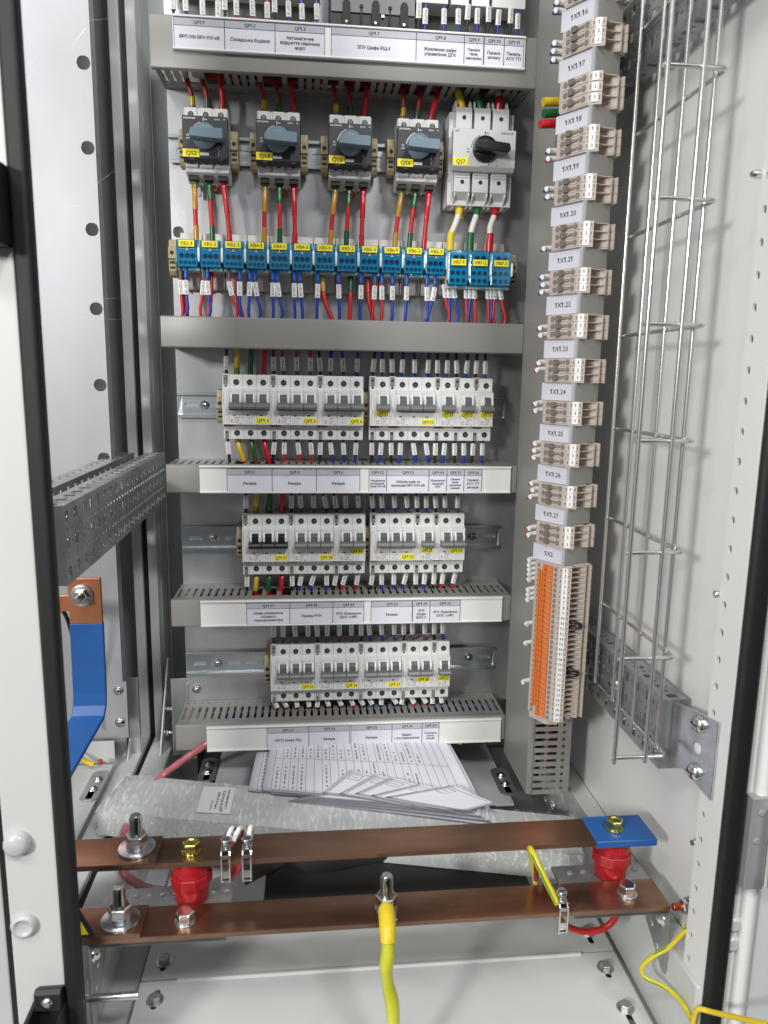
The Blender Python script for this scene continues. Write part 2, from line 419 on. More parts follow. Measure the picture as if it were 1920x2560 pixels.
floorplate('floor_plate', 'grey painted floor plate behind the seam, under the lower copper bar', -336, -140, -577, [(0, -312)])
mb = MB('paint'); mb.prism([(-336.5, -577), (-338, -574.5), (-341, -574.3), (-343, -576.8)], 'x', -30, 418)
single('seam_lip', mb, 'raised folded lip along the seam between the two floor plates', 'lip', .3)
def hexbolt(cx, cy, z, name, label, m='old_steel', af=11, h=5, wr=9, wm='zinc', tilt=0, group='bolts in the floor plate slots'):
    t = thing(name, label, 'bolt', (cx, cy, z), group)
    mb = MB(wm); mb.cyl((0, 0, 0), (0, 0, 1), wr, 1.4, 20); mb.build('washer', t)
    mb = MB(m); mb.lathe((0, 0, 1.4), (0, 0, 1), [(af*.577, 0), (af*.577, h*.85), (af*.5, h)], 6, False); mb.build('bolt_head', t, .3)
    t.rotation_euler[2] = random.random()
    return t
for (x, y, l) in ((-48, -312, 'dirty hex bolt in the left slot behind the floor seam'), (-48, -364, 'hex bolt in the left slot of the front floor plate'),
                  (438, -362, 'hex bolt in the upper right slot of the front floor plate'), (438, -415, 'hex bolt in the lower right slot of the front floor plate'),
                  (438, -308, 'hex bolt under the red wire loop in the right floor slot')):
    hexbolt(x, y, -577, 'hex_bolt', l)
# base frame tubes (left pair between the two cabinets, right one along the side panel)
mb = MB('paint'); mb.box(-134, -101, -440, 130, -590, -508)
single('base_frame_tube', mb, 'pale grey base frame tube on the left, right of the dark joint', 'frame tube', 1.5)
mb = MB('paint'); mb.box(-171, -143, -440, 130, -590, -508)
single('base_frame_tube', mb, 'pale grey base frame tube of the neighbouring cabinet, left of the dark joint', 'frame tube', 1.5)
mb = MB('rubber'); mb.box(-143, -134, -440, 128, -585, -516)  # black fill stands in for shade in the gap between base frames
single('frame_gap_shade', mb, 'shade painted as a black seal running in the joint between the two base frames', 'infill')
mb = MB('paint')
mb.box(466, 491, -490.5, 130, -590, -484)
single('base_frame_tube', mb, 'pale grey base frame tube along the foot of the right side panel', 'frame tube', 1.5)
# rear posts
def post(x0, x1, label, side):
    mb = MB('paint'); mb.box(x0, x1, 88, 112, -515, 760)
    if side:
        # punched inner flange, holes every 25 mm
        mb.cells([(112, 128, -515+25*k, -490+25*k, 'o', 2.6, 2.6) for k in range(51)] , lambda u, v, w: (x1-w, u, v), 2)
    single('cabinet_post', mb, label, 'post', 1.5)
post(-157, -143, 'pale grey rear post of the neighbouring cabinet, left of the dark gap', False)
post(-134, -121, 'pale grey punched rear post between dark gap and mounting plate', True)
mb = MB('plastic_black'); mb.box(-143, -134, 96, 100, -515, 760)  # black strip paints the shade of the gap between the posts
single('post_gap_shade', mb, 'shade painted as a black strip in the vertical joint between the two rear posts', 'infill')
# rear and side panels
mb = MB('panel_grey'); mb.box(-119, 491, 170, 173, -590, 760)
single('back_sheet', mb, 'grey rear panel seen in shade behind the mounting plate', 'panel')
mb = MB('back_shade'); mb.box(-420, -145, 170, 173, -590, 760)
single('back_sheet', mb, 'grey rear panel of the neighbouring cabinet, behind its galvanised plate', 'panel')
mb = MB('panel_grey'); mb.box(-136, -119.5, 112, 170, -515, 760)
single('partition', mb, 'grey partition strip behind the punched rear post', 'panel')
mb = MB('paint_white'); mb.box(491, 493, -456, 170, -484, 760)
single('side_panel', mb, 'white right side panel catching the shadows of the wire tray', 'panel')
# right front column: white strip with holes
t = TM('cabinet_column', 'white punched front column at the right with a row of round holes', 'column', (474, -474, -590))
mb = MB('paint_white')
hole0 = 148.5; zs = [hole0+24.95*k for k in range(-29, 26)]
cl = []
for zc in zs:
    for (u0, u1, k) in ((-457, -451.5, None),): pass
    cl.append((-474, -458, zc-12.475, zc+12.475, 'o', 2.7, 3.9)); cl.append((-492, -474, zc-12.475, zc+12.475, None, 0, 0))
mb.cells(cl, lambda u, v, w: (470+w, u, v), 2)
zt, zb = zs[-1]+12.475, zs[0]-12.475
mb.add([(470, -492, zb), (492, -492, zb), (492, -492, zt), (470, -492, zt)], [(0, 1, 2, 3)])
mb.add([(470, -458, zb), (492, -456, zb), (492, -456, zt), (470, -458, zt)], [(0, 1, 2, 3)])
mb.add([(477, -492, zb), (477, -458, zb), (477, -458, zt), (477, -492, zt)], [(0, 1, 2, 3)])
t.part('punched_strip', mb)
mb = MB('hole'); mb.box(474.5, 476, -491, -459, zb, zt); t.part('hole_shade_sheet', mb)  # black sheet right behind the holes paints their inner shade
mb = MB('rubber'); mb.prism([(471.5, -492.2), (490, -492.2), (490, -496), (486, -499), (481, -497.3), (476, -499), (471.5, -496)], 'z', -640, 760, True)
single('door_gasket', mb, 'thick black rubber gasket on the right front column', 'gasket', 0, 'door gaskets')
# door at the right edge
t = TM('cabinet_door', 'open white cabinet door at the right edge with hinge bracket', 'door', (540, -488, -640))
mb = MB('paint'); mb.box(491.5, 620, -489, -486, -640, 760); t.part('door_leaf', mb, 1)
mb = MB('paint_white'); mb.prism([(500, -489.2), (503, -496), (512, -496), (515, -489.2)], 'z', -640, 760, True); t.part('door_ridge', mb)
hb = MB('galvanised_left'); hb.box(494, 512, -500, -489.3, -378, -290); hb.cyl((503, -500, -303), (0, -1, 0), 3, 1.5); hb.cyl((501, -500, -330), (0, -1, 0), 3, 1.5)
hh = t.part('hinge_bracket', hb, 1.2)
hb = MB('steel_bright'); hb.cyl((511, -507, -368), (0, 0, 1), 5.5, 70, 20); t.part('hinge_pin', hb, .6)
mb = MB('cap_clear')
for z in (-420, -440): mb.lathe((496, -489.2, z), (0, -1, 0), [(8, 0), (8, 2), (5, 4)], 20)
t.part('hole_plug', mb)
# left front frame: white strip, gasket, caps, latch
mb = MB('paint_left'); mb.box(-139.5, -95.5, -469, -432, -640, 760)
single('cabinet_column', mb, 'white front column at the left edge, left of the black gasket', 'column', 2, seg=3)
mb = MB('rubber'); mb.prism([(-96.8, -469), (-83, -466), (-83, -474), (-86, -477.5), (-89, -474.8), (-93, -477), (-96.8, -474)], 'z', -640, 760, True)
single('door_gasket', mb, 'long black rubber gasket running down the left front column', 'gasket', 0, 'door gaskets')
mb = MB('panel_grey'); mb.box(-230, -144, -466, -440, -640, 760)
single('cabinet_column', mb, 'pale grey front column of the neighbouring cabinet at the left edge', 'column', 2)
mb = MB('rubber'); mb.box(-143.8, -139.7, -468, -436, -640, 760)  # dark fill added for the shaded gap beside the column
single('column_gap_shade', mb, 'shade painted as a thin black seal along the outer edge of the left column', 'infill')
for z, l in ((-318.5, 'upper of the two translucent plastic plugs on the left column'), (-395.5, 'lower of the two translucent plastic plugs on the left column')):
    mb = MB('cap_clear'); mb.lathe((-127.5, -469.2, z), (0, -1, 0), [(11, 0), (11, 2.5), (8.5, 5), (7.6, 5.6), (6.8, 3.8), (2, 3.4)] if z < -350 else [(11, 0), (11, 2.5), (9.5, 6.5), (6, 8.6), (2, 9)], 28)
    single('hole_plug', mb, l, 'plug', 0, 'plastic plugs')
t = TM('door_latch', 'black plastic door latch at the foot of the left column', 'latch', (-110, -480, -520))
mb = MB('plastic_black'); mb.prism([(-469.2, -456), (-478, -451), (-482, -454), (-482, -470), (-469.2, -470)], 'x', -120, -98)
mb.box(-125, -121, -500, -469.2, -530, -469); mb.box(-98.5, -95.5, -500, -469.2, -530, -469); mb.box(-121, -98.5, -473, -469.2, -530, -470)
mb.box(-124.8, -113, -503, -500, -530, -487); mb.box(-106, -96, -503, -500, -530, -487); t.part('latch_housing', mb, 1)
mb = MB('zinc'); mb.lathe((-109, -482.2, -461), (0, -1, 0), [(4.6, 0), (4.6, 1.5), (2.5, 2.6)], 18); t.part('screw', mb)
mb = MB('plastic_black'); mb.box(-134, -97.5, -497, -469.2, 150, 206); mb.box(-128, -103, -503, -497, 160, 196)
single('door_latch', mb, 'black plastic catch half way up the left column', 'latch', 2)
# punched mounting rails in depth direction
def punched(y0, y1, xf, zt, out, npair=True):
    """face at x=xf, 73 high below zt; top flange reaching 25 mm in direction out"""
    mb = MB('old_steel'); n = int((y1-y0)/12.5); cl = []
    rows = [(4, 18, 'A'), (18, 29.5, 'B'), (29.5, 43.5, 'A'), (43.5, 55, 'B'), (55, 69, 'A')]
    for k in range(n):
        u = y0+2+12.5*k
        for a, b, kd in rows:
            if kd == 'A': cl.append((u, u+12.5, zt-b, zt-a, 'r' if k % 2 == 0 else 'o', 4.2 if k % 2 == 0 else 2.4, 5.2 if k % 2 == 0 else 2.4))
            else: cl.append((u, u+12.5, zt-b, zt-a, 'o', 2.3, 2.3))
    ye = y0+2+12.5*n
    for a, b in ((0, 4), (69, 73)): cl.append((y0+2, ye, zt-b, zt-a, None, 0, 0))
    cl.append((y0, y0+2, zt-73, zt, None, 0, 0)); cl.append((ye, y1, zt-73, zt, None, 0, 0))
    mb.cells(cl, lambda u, v, w: (xf+out*w, u, v), 1.5)
    for base, sg in ((zt, -1), (zt-73, 1)):
        c2 = []
        for k in range(n):
            u = y0+2+12.5*k
            c2.append((u, u+12.5, 4, 21, 'r' if k % 2 == 0 else 'o', 4.2 if k % 2 == 0 else 2.4, 5.2 if k % 2 == 0 else 2.4))
        c2 += [(y0, y0+2, 0, 25, None, 0, 0), (ye, y1, 0, 25, None, 0, 0), (y0+2, ye, 0, 4, None, 0, 0), (y0+2, ye, 21, 25, None, 0, 0)]
        mb.cells(c2, lambda u, v, w: (xf+out*v, u, base+sg*w), 1.5)
    # closed bent end towards the door
    mb.add([(xf, y0, zt), (xf+out*25, y0, zt), (xf+out*25, y0, zt-73), (xf, y0, zt-73)], [(0, 1, 2, 3)])
    return mb
t = TM('punched_rail', 'galvanised punched rail at left, nearer one with its hole pattern facing us', 'rail', (-115, -145, -126))
t.part('rail_section', punched(-382, 91, -103, -52, -1))
t = TM('punched_rail', 'galvanised punched rail farther left, showing mainly its slotted top', 'rail', (-160, -145, -126), )
t.part('rail_section', punched(-382, 88, -147, -52, -1))
t = TM('punched_rail', 'galvanised punched rail low on the right wall behind the wire tray', 'rail', (468, -215, -310))
t.part('rail_section', punched(-402, -10, 457, -242, 1))
mb = MB('old_steel'); mb.cells([(-478, -404, -304, -284, None, 0, 0), (-478, -448, -284, -264, None, 0, 0), (-448, -404, -284, -264, None, 0, 0), (-478, -404, -264, -238, None, 0, 0)], lambda u, v, w: (468.5-w, u, v), 1.6)
mb = MB('zinc'); mb.prism([(-404, -244), (-428, -238), (-480, -228), (-480, -302), (-428, -300), (-404, -314)], 'x', 467, 469.6)
fp = t.part('end_flange', mb, .4)
for z in (-243, -290):
    mb = MB('steel_bright'); mb.lathe((467, -452, z), (-1, 0, 0), [(8, 0), (8, 3), (6, 5.5), (2, 6.4)], 22); mb.mat('hole').box(460.3, 461, -457, -447, z-.8, z+.8)
    t.part('screw', mb, parent=fp)
mb = MB('paint_white'); mb.cyl((467, -452, -267), (-1, 0, 0), 5, .4, 20); t.part('slot_gap', mb, parent=fp)
t = TM('punched_rail', 'dark punched rail at the top right behind the wire tray', 'rail', (468, -250, 392))
t.part('rail_section', punched(-470, -60, 457, 462, 1))
# ================================================================== MOUNTING PLATES
def rowcells(x0, x1, z0, z1, holes):
    """vertical strip x0..x1 with round holes at heights in holes [(z, r)]"""
    out = []; z = z0
    for zc, r in sorted(holes):
        h = r+3; out.append((x0, x1, z, zc-h, None, 0, 0)); out.append((x0, x1, zc-h, zc+h, 'o', r, r)); z = zc+h
    out.append((x0, x1, z, z1, None, 0, 0)); return out
t = TM('mounting_plate', 'galvanised mounting plate carrying the breakers, switches and ducts', 'mounting plate', (165, 0, -422))
mb = MB('galvanised'); cl = rowcells(-67, -49, -422, 580, [(248.9, 7.5), (448, 7.5)]); cl.append((-49, 430, -422, 580, None, 0, 0))
mb.cells(cl, lambda u, v, w: (u, w, v), 2)
mb.add([(-67, 0, -422), (-67, 20, -422), (-67, 20, 580), (-67, 0, 580)], [(0, 1, 2, 3)])
mb.add([(-67, 0, -422), (430, 0, -422), (430, 20, -422), (-67, 20, -422)], [(0, 1, 2, 3)])
for _ in range(70):   # rows of tiny punch marks
    pass
for k in range(20):
    mb.mat('old_steel').cyl((20, -.2, 60-6*k), (0, 1, 0), .8, .2, 6)
gs = random.Random(6)
for k in range(44):
    x = gs.uniform(-64, 360); z = gs.uniform(-400, 470); l = gs.uniform(10, 60); a_ = gs.choice((gs.uniform(-.2, .2), gs.uniform(1.2, 1.9), gs.uniform(-.9, .9)))
    d = Vector((math.cos(a_), 0, math.sin(a_))); n = Vector((-d.z, 0, d.x))*gs.uniform(.08, .2); p = Vector((x, -.12, z)); mb.add([p-n, p+d*l, p+n], [(0, 1, 2)])
t.part('plate', mb)
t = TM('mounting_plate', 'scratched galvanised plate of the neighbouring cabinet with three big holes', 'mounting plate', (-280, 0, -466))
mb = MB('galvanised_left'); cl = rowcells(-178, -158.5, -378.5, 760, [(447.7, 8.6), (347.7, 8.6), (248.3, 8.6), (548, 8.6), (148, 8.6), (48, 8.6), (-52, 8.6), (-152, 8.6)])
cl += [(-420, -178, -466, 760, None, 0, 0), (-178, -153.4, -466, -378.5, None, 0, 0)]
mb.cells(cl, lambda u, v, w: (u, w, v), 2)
mb.add([(-158.5, 0, -378), (-158.5, 22, -378), (-158.5, 22, 760), (-158.5, 0, 760)], [(0, 1, 2, 3)])
mb.mat('old_steel')
for k in range(40): mb.cyl((-252, -.25, 560-11.3*k), (0, 1, 0), .75, .25, 6)
for z in (447, 347, 250): 
    for k in range(4): mb.cyl((-262+7*k, -.25, z), (0, 1, 0), .75, .25, 6)
def scratch(mb, x0, z0, x1, z1, wd=.35):
    d = Vector((x1-x0, 0, z1-z0)).normalized(); n = Vector((-d.z, 0, d.x))*wd/2
    a, b = Vector((x0, -.12, z0)), Vector((x1, -.12, z1)); mb.add([a-n, b, a+n], [(0, 1, 2)])
scratch(mb, -163, 488, -212, 425, .8)
gs = random.Random(4)
for k in range(46):
    x = gs.uniform(-290, -175); z = gs.uniform(-90, 520); l = gs.uniform(15, 75); a_ = gs.choice((gs.uniform(-.15, .15), gs.uniform(.5, .9), gs.uniform(-.9, -.4))); scratch(mb, x, z, x+l*math.cos(a_), z+l*math.sin(a_), gs.uniform(.12, .4))
t.part('plate', mb)
for z in (-391, -441):
    mb = MB('steel_bright'); mb.lathe((-165, -.3, z), (0, -1, 0), [(7, 0), (7, 1.2), (5, 1.4), (4.6, 3.4), (2, 4.6)], 20); mb.mat('hole').box(-168, -162, -5.1, -4.8, z-.6, z+.6); mb.box(-165.6, -164.4, -5.1, -4.8, z-3, z+3)
    t.part('screw', mb)
mb = MB('steel_bright'); mb.lathe((-53, -.3, -392), (0, -1, 0), [(6.5, 0), (6.5, 1.2), (4.6, 1.4), (4.2, 3.4), (1.5, 4.6)], 20); mb.mat('hole').box(-56, -50, -5, -4.7, -392.5, -391.5)
single('plate_screw', mb, 'cross head screw near the lower left corner of the mounting plate', 'screw')
# sheet brackets below the plates
mb = MB('galvanised'); mb.box(-160, -144, 30, 32, -590, -385)
single('support_sheet', mb, 'galvanised support sheet left of the rear posts, low down', 'bracket', .5)
mb = MB('galvanised'); mb.box(-94, -66, 20, 22, -508, -384); mb.box(-67, -65, -2, 22, -508, -384)
single('support_sheet', mb, 'galvanised support sheet right of the rear posts, under the mounting plate corner', 'bracket', .5)
t = TM('gusset_plate', 'grey gusset plate bolted beside the foot of the punched post', 'bracket', (-113, 60, -508))
mb = MB('paint'); mb.prism([(105, -385), (110, -385), (110, -508), (20, -508)], 'x', -115, -112.5); t.part('gusset', mb, .4)
for y, z in ((70, -455), (52, -486)):
    mb = MB('steel_bright'); mb.cyl((-112.5, y, z), (1, 0, 0), 6.5, 1.5, 18); mb.lathe((-111, y, z), (1, 0, 0), [(5.2, 0), (5.2, 6)], 6, False); mb.cyl((-106, y, z), (1, 0, 0), 2.8, 9, 12); t.part('bolt', mb, .3)
mb = MB('paint'); mb.prism([(75, -430), (88, -430), (88, -508), (10, -508)], 'x', -161, -158.5)
single('gusset_plate', mb, 'pale triangular gusset at the foot of the left rear post', 'bracket', .4)
# rear floor plates at the level of the base frame
mb = MB('panel_grey'); mb.box(-20, 388, -160, 30, -503, -500)
single('rear_floor_plate', mb, 'grey rear floor plate under the stack of documents', 'floor plate', .6)
mb = MB('panel_grey'); mb.box(-420, -173, -420, -14, -503, -500)
single('rear_floor_plate', mb, 'grey floor plate of the neighbouring cabinet at the lower left', 'floor plate', .6)
mb = MB('panel_grey'); mb.box(-420, -172, -10, -8, -500, -466); mb.box(-420, -172, 60, 62, -600, -466)
single('base_skirt', mb, 'pale grey sheet under the galvanised plate, behind the blue strap', 'panel', .5)
mb = MB('plastic_black'); mb.box(-60, 392, 30, 34, -590, -455)  # solid black sheet in place of the shade in the opening
single('opening_shade_sheet', mb, 'black sheet painting the shade of the base opening behind the documents', 'panel')
def slotbracket(x, y0, y1, z, label):
    t = TM('slotted_bracket', label, 'bracket', (x, (y0+y1)/2, z), 'slotted brackets on the floor plates')
    mb = MB('old_steel'); w = 12
    mb.prism([(x-w, y0+6), (x-w+6, y0), (x+w-6, y0), (x+w, y0+6), (x+w, y1-6), (x+w-6, y1), (x-w+6, y1), (x-w, y1-6)], 'z', z, z+2.5); t.part('bracket_plate', mb, .5)
    for f in (.35, .68):
        mb = MB('steel_bright'); y = y0+(y1-y0)*f; mb.lathe((x, y, z+2.6), (0, 0, 1), [(7, 0), (7, 1.4), (5, 1.6), (4.6, 4), (2, 5)], 18); mb.mat('hole').box(x-3, x+3, y-.6, y+.6, z+7.5, z+7.7); t.part('screw', mb)
    mb = MB('hole'); mb.cells([(y0+4, y0+22, x-4, x+4, None, 0, 0)], lambda u, v, w_: (v, u, z+2.7), .1); t.part('slot', mb)
slotbracket(-183, -112, -36, -500, 'slotted steel bracket with two screws behind the wrapped panel, left side')
slotbracket(-33, -76, -10, -500, 'slotted steel bracket with a screw, left of the documents')
slotbracket(387, -140, -70, -500, 'slotted steel bracket left of the vertical duct foot')
# ================================================================== COPPER STRAP AT LEFT
t = TM('busbar_strap', 'copper busbar with long blue sleeve bending down at the left', 'busbar', (-170, -112, -364))
mb = MB('copper_bright'); mb.box(-190, -150, -115, -109, -250, -191); t.part('copper_end', mb, .6)
mb = MB('blue_sleeve')
path = [(-112, -250), (-112, -345), (-114, -362), (-122, -375), (-215, -418), (-330, -470)]
xo = [0, -1, -1.5, -2.5, -26, -52]
vs = []
for (y, z), dx in zip(path, xo):
    for a, b in ((-190.6, -3.6), (-149.4, -3.6), (-149.4, 3.6), (-190.6, 3.6)):
        k = path.index((y, z)); nx = path[min(k+1, 5)]; pv = path[max(k-1, 0)]
        ty, tz = nx[0]-pv[0], nx[1]-pv[1]; L_ = math.hypot(ty, tz); ny, nz = tz/L_, -ty/L_
        vs.append((a+dx, y-ny*b*-1, z-nz*b*-1))
n4 = []
for k in range(5): n4 += [(4*k+i, 4*k+(i+1) % 4, 4*k+4+(i+1) % 4, 4*k+4+i) for i in range(4)]
mb.add(vs, n4+[(3, 2, 1, 0), (20, 21, 22, 23)]); t.part('blue_sleeve', mb, 1.2, seg=3)
mb = MB('zinc'); mb.lathe((-173, -115, -213), (0, -1, 0), [(14, 0), (14, 2.2), (5, 2.4)], 28); t.part('washer', mb, .2)
mb = MB('steel_bright'); mb.lathe((-173, -117, -213), (0, -1, 0), [(8, 0), (8, 1.5)], 20); mb.lathe((-173, -118.5, -213), (0, -1, 0), [(9.6, 0), (9.6, 7), (8.6, 8)], 6, False); t.part('nut', mb, .3)
mb = MB('steel_bright'); mb.lathe((-173, -125, -213), (0, -1, 0), [(4.6, 0)]+[(4.1 if k % 2 else 4.9, 1+k*.9) for k in range(14)]+[(3.6, 14.5)], 16); t.part('stud', mb)
mb = MB('copper_bright'); mb.box(-240, -191, -108, -104, -236, -215)
single('busbar_link', mb, 'short copper link passing behind the washer at the left', 'busbar', .6)
t = TM('cable', 'thin black cable with white ties hanging left of the blue strap', 'cable', (-200, -60, -360))
mb = MB('w_black'); mb.tube([(-214, -100, -228), (-206, -80, -250), (-203, -60, -300), (-203, -40, -350), (-204, -30, -400), (-200, -25, -440)], 2.6); t.part('cable_jacket', mb)
mb = MB('sleeve'); mb.box(-216, -209, -104, -95, -233, -226); t.part('cable_tie', mb, .8)
mb = MB('sleeve'); mb.box(-207, -200, -40, -31, -362, -356); t.part('cable_tie', mb, .8)
mb = MB('sleeve'); mb.box(-219, -207, -3, -.5, -375, -340)
single('tie_mount', mb, 'white adhesive cable tie mount on the galvanised plate', 'tie mount', .5)
t = TM('earth_lead', 'green and yellow earth lead with yellow lug at lower left', 'wire', (-205, -40, -480))
mb = MB('w_gg'); mb.tube([(-245, -30, -450), (-228, -30, -468), (-214, -30, -480)], 1.8); t.part('lead', mb)
mb = MB('w_yellow'); mb.tube([(-216, -30, -478), (-206, -31, -486), (-196, -32, -490)], 3.6); t.part('lug_sleeve', mb)
mb = MB('red_copper'); mb.cyl((-187, -30, -489), (0, -.3, 1), 3.6, 5, 14); t.part('stud', mb)
# ================================================================== WIRING DUCTS
def wall(mb, x0, x1, y0, y1, z, t, wide, phase=0, ax='h'):
    """slotted wall in the plane z; y0 = rear, y1 = front (more negative)"""
    D = y0-y1
    ys = [-D, -D+17, -D+17.1+0, -44, -38, -22, -9.5, -6.5, 0]
    ys = sorted(set([-D, -(D-17), -43, -38, -22, -9.5, -6.5, 0]))
    n = int((x1-x0)/10); xs = {x0, x1}; sl = []
    for k in range(n):
        c = x0+5+10*k+phase; sl.append(c)
        for d in (-1.8, -.9, .9, 1.8): xs.add(round(c+d, 2))
    wd = []
    for a in wide:
        k = min(range(n-1), key=lambda i: abs((sl[i]+sl[i+1])/2-a)); wd.append((sl[k]-1.8, sl[k+1]+1.8))
    def solid(u, v):
        if any(a < u < b for a, b in wd) and -(D-17) < v < -22: return False
        for c in sl:
            d = abs(u-c)
            if d < 1.8:
                if -9.5 < v < -6.5: return False
                if -38 < v < -22 or -(D-17) < v < -43: return False
                if -43 < v < -38: return d > .9
        return True
    mb.grid(sorted(xs), ys, solid, lambda u, v, w: (u, v+y0, z+w) if ax == 'h' else None, t)
def hduct(name, label, x0, x1, z0, z1, top_wide=(), bot_wide=(), lip=2):
    t = TM('wiring_duct', label, 'wiring duct', ((x0+x1)/2, -41, z0))
    mb = MB('duct'); mb.box(x0+1, x1, -2.2, -.2, z0+lip, z1-1)
    wall(mb, x0+1, x1, -1.5, -80, z1-2.5, 1.5, top_wide); wall(mb, x0+1, x1, -1.5, -80, z0+lip, 1.5, bot_wide, 3)
    t.part('slotted_trough', mb)
    mb = MB('duct')
    mb.prism([(-78, z0), (-80, z0-.01), (-82, z0+1.5), (-82, z1-1.5), (-80, z1), (-74, z1), (-74, z1-1.4), (-79.6, z1-1.4), (-80.4, z1-2.4), (-80.4, z0+2.4), (-79.6, z0+1.4), (-76, z0+1.4), (-76, z0)], 'x', x0, x1-.5, True)
    t.part('duct_cover', mb, .3); return t
XD = (-70, 392)
QSX = {'QS2': -39.5, 'QS4': 49.0, 'QS5': 138.5, 'QS6': 224.5}
qs_poles = [x+o for x in QSX.values() for o in (8.5, 27, 45.5)]
hduct('d', 'widest grey horizontal duct, at the top above the rotary switches', *XD, 416.5, 475, (), [x+2 for x in qs_poles]+[309, 333, 359], 6)
hduct('d', 'grey horizontal duct with blank cover below the blue distribution blocks', *XD, 96.8, 135.5, (), ())
hduct('d', 'grey horizontal duct between the first and second breaker rows', *XD, -87.5, -50.3, (22, 40, 58), ())
hduct('d', 'grey horizontal duct between the second and third breaker rows', *XD, -268.5, -231, (46, 64, 82), ())
hduct('d', 'lowest grey horizontal duct, above the documents', *XD, -447.5, -409.5, (), ())
# vertical duct on the right: cover faces left, slots face the viewer
t = TM('wiring_duct', 'tall vertical grey duct at the right, slots showing at its foot', 'wiring duct', (420, -137, -470))
mb = MB('duct'); mb.prism([(392, -82), (392, -191), (393.5, -193), (399, -193), (399, -191.5), (393.6, -191.5), (393.6, -82)], 'z', -466, 760, False); t.part('duct_cover', mb, .6)
mb = MB('duct')
xs = [396, 401, 414, 418, 431, 437, 441, 449]
zs = [-468]; n = 0
while zs[-1] < -60: zs += [zs[-1]+5.6, zs[-1]+5.6+4.2]
def sol(u, v):
    i = sum(1 for z in zs if z <= v)-1
    if i % 2 == 0: return True
    if 401 < u < 414 or 418 < u < 431 or 437 < u < 441: return False
    if 414 < u < 418: return False if (v-zs[i]) > 1.1 and (zs[i+1]-v) > 1.1 else True
    return True
zz = sorted(set(zs+[round(z+1.2, 3) for z in zs[1::2]]+[round(z+3.0, 3) for z in zs[1::2]]))
mb.grid(xs, zz, sol, lambda u, v, w: (u, -191+w, v), 1.6)
mb.box(396, 449, -191, -189.4, zs[-1], 760); mb.box(447.4, 449, -189.3, -84, -468, 760); mb.box(396, 447.4, -86, -84, -468, 760)
t.part('slotted_trough', mb)
# ------------------------------------------------------------------ loose wires lying in the ducts
CN = {'w_red': 'red', 'w_blue': 'blue', 'w_black': 'black', 'w_darkred': 'dark red'}
def run(label, pts, r, m):
    mb = MB(m); mb.tube(pts, r, 8); single('wire', mb, label, 'wire', 0, 'wires lying inside the ducts')
pos = ['rearmost', 'second', 'third', 'fourth', 'fifth', 'sixth', 'seventh', 'foremost']
for nm, z, cols, top in (('top duct', 421+14, ('w_black', 'w_red', 'w_black', 'w_blue', 'w_black', 'w_blue', 'w_black'), 0), ('lowest duct', -433, ('w_black', 'w_blue', 'w_red', 'w_black', 'w_darkred', 'w_black', 'w_blue', 'w_black'), 1),
                    ('duct under the second breaker row', -254, ('w_black', 'w_red', 'w_black', 'w_blue', 'w_black', 'w_darkred', 'w_blue', 'w_black'), 1), ('duct under the first breaker row', -74, ('w_black', 'w_red', 'w_black', 'w_darkred', 'w_black', 'w_blue', 'w_black', 'w_black'), 1)):
    for i, m in enumerate(cols):
        y = -17-7.6*i; zz_ = z+3+(4 if i % 2 else -4)*(1 if top else -1)+random.uniform(-1, 1)
        pts = [(-52+random.uniform(0, 60), y, zz_)]+[(x, y+random.uniform(-4, 4), zz_+random.uniform(-2.5, 2.5)) for x in range(40, 380, 55)]+[(388, y-2, zz_)]
        run(f'{pos[i]} {CN[m]} wire lying in the {nm}', pts, 4.1, m)
for i, m in enumerate(('w_darkred', 'w_black', 'w_red')):
    run(f'{CN[m]} wire number {ORD[i]} from the left inside the vertical duct slots'.replace('number ', ''), [(404+12*i, -170, -60), (406+11*i, -172, -250), (404+12*i, -165, -400), (408+11*i, -150, -470)], 3.4, m)
# ================================================================== LABEL HOLDERS
def card(t, x0, x1, zt, zb, head, lines, size):
    mb = MB('paper'); mb.box(x0, x1, -86.4, -85.9, zb, zt)
    mb.mat('paper_head').box(x0+.35, x1-.35, -86.6, -86.3, zt-8, zt-.35)
    mb.mat('ink')
    for a, b, c, d in ((x0, x1, zt-.35, zt), (x0, x1, zt-8.35, zt-8), (x0, x0+.35, zb, zt), (x1-.35, x1, zb, zt)): mb.box(a, b, -86.75, -86.35, c, d)
    mb.text(head, 5.2, ((x0+x1)/2, -86.8, zt-4.3), bold=True, fit=x1-x0-3)
    zc = (zt-8.35+zb)/2; n = len(lines)
    for i, l in enumerate(lines): mb.text(l, size, ((x0+x1)/2, -86.8, zc+(n-1)*size*.52-i*size*1.05), bold=True, fit=x1-x0-1.6)
    t.part('label_card', mb)
def holder(label, x0, x1, zt, zb, cards, zo):
    t = TM('label_holder', label, 'label holder', ((x0+x1)/2, -84, zb))
    mb = MB('holder'); z0, z1 = zb, zt
    mb.prism([(-82.2, z0), (-86.6, z0), (-87.6, z0+1), (-87.4, z0+2.6), (-85.4, z0+2.4), (-85.2, z1-2.4), (-87.4, z1-2.6), (-87.6, z1-1), (-86.6, z1), (-82.2, z1)], 'x', x0, x1, False)
    t.part('holder_rail', mb, .3)
    for x0, x1, h, l, s in cards: card(t, x0, x1, z1-zo, z0+2.8, h, l, s)
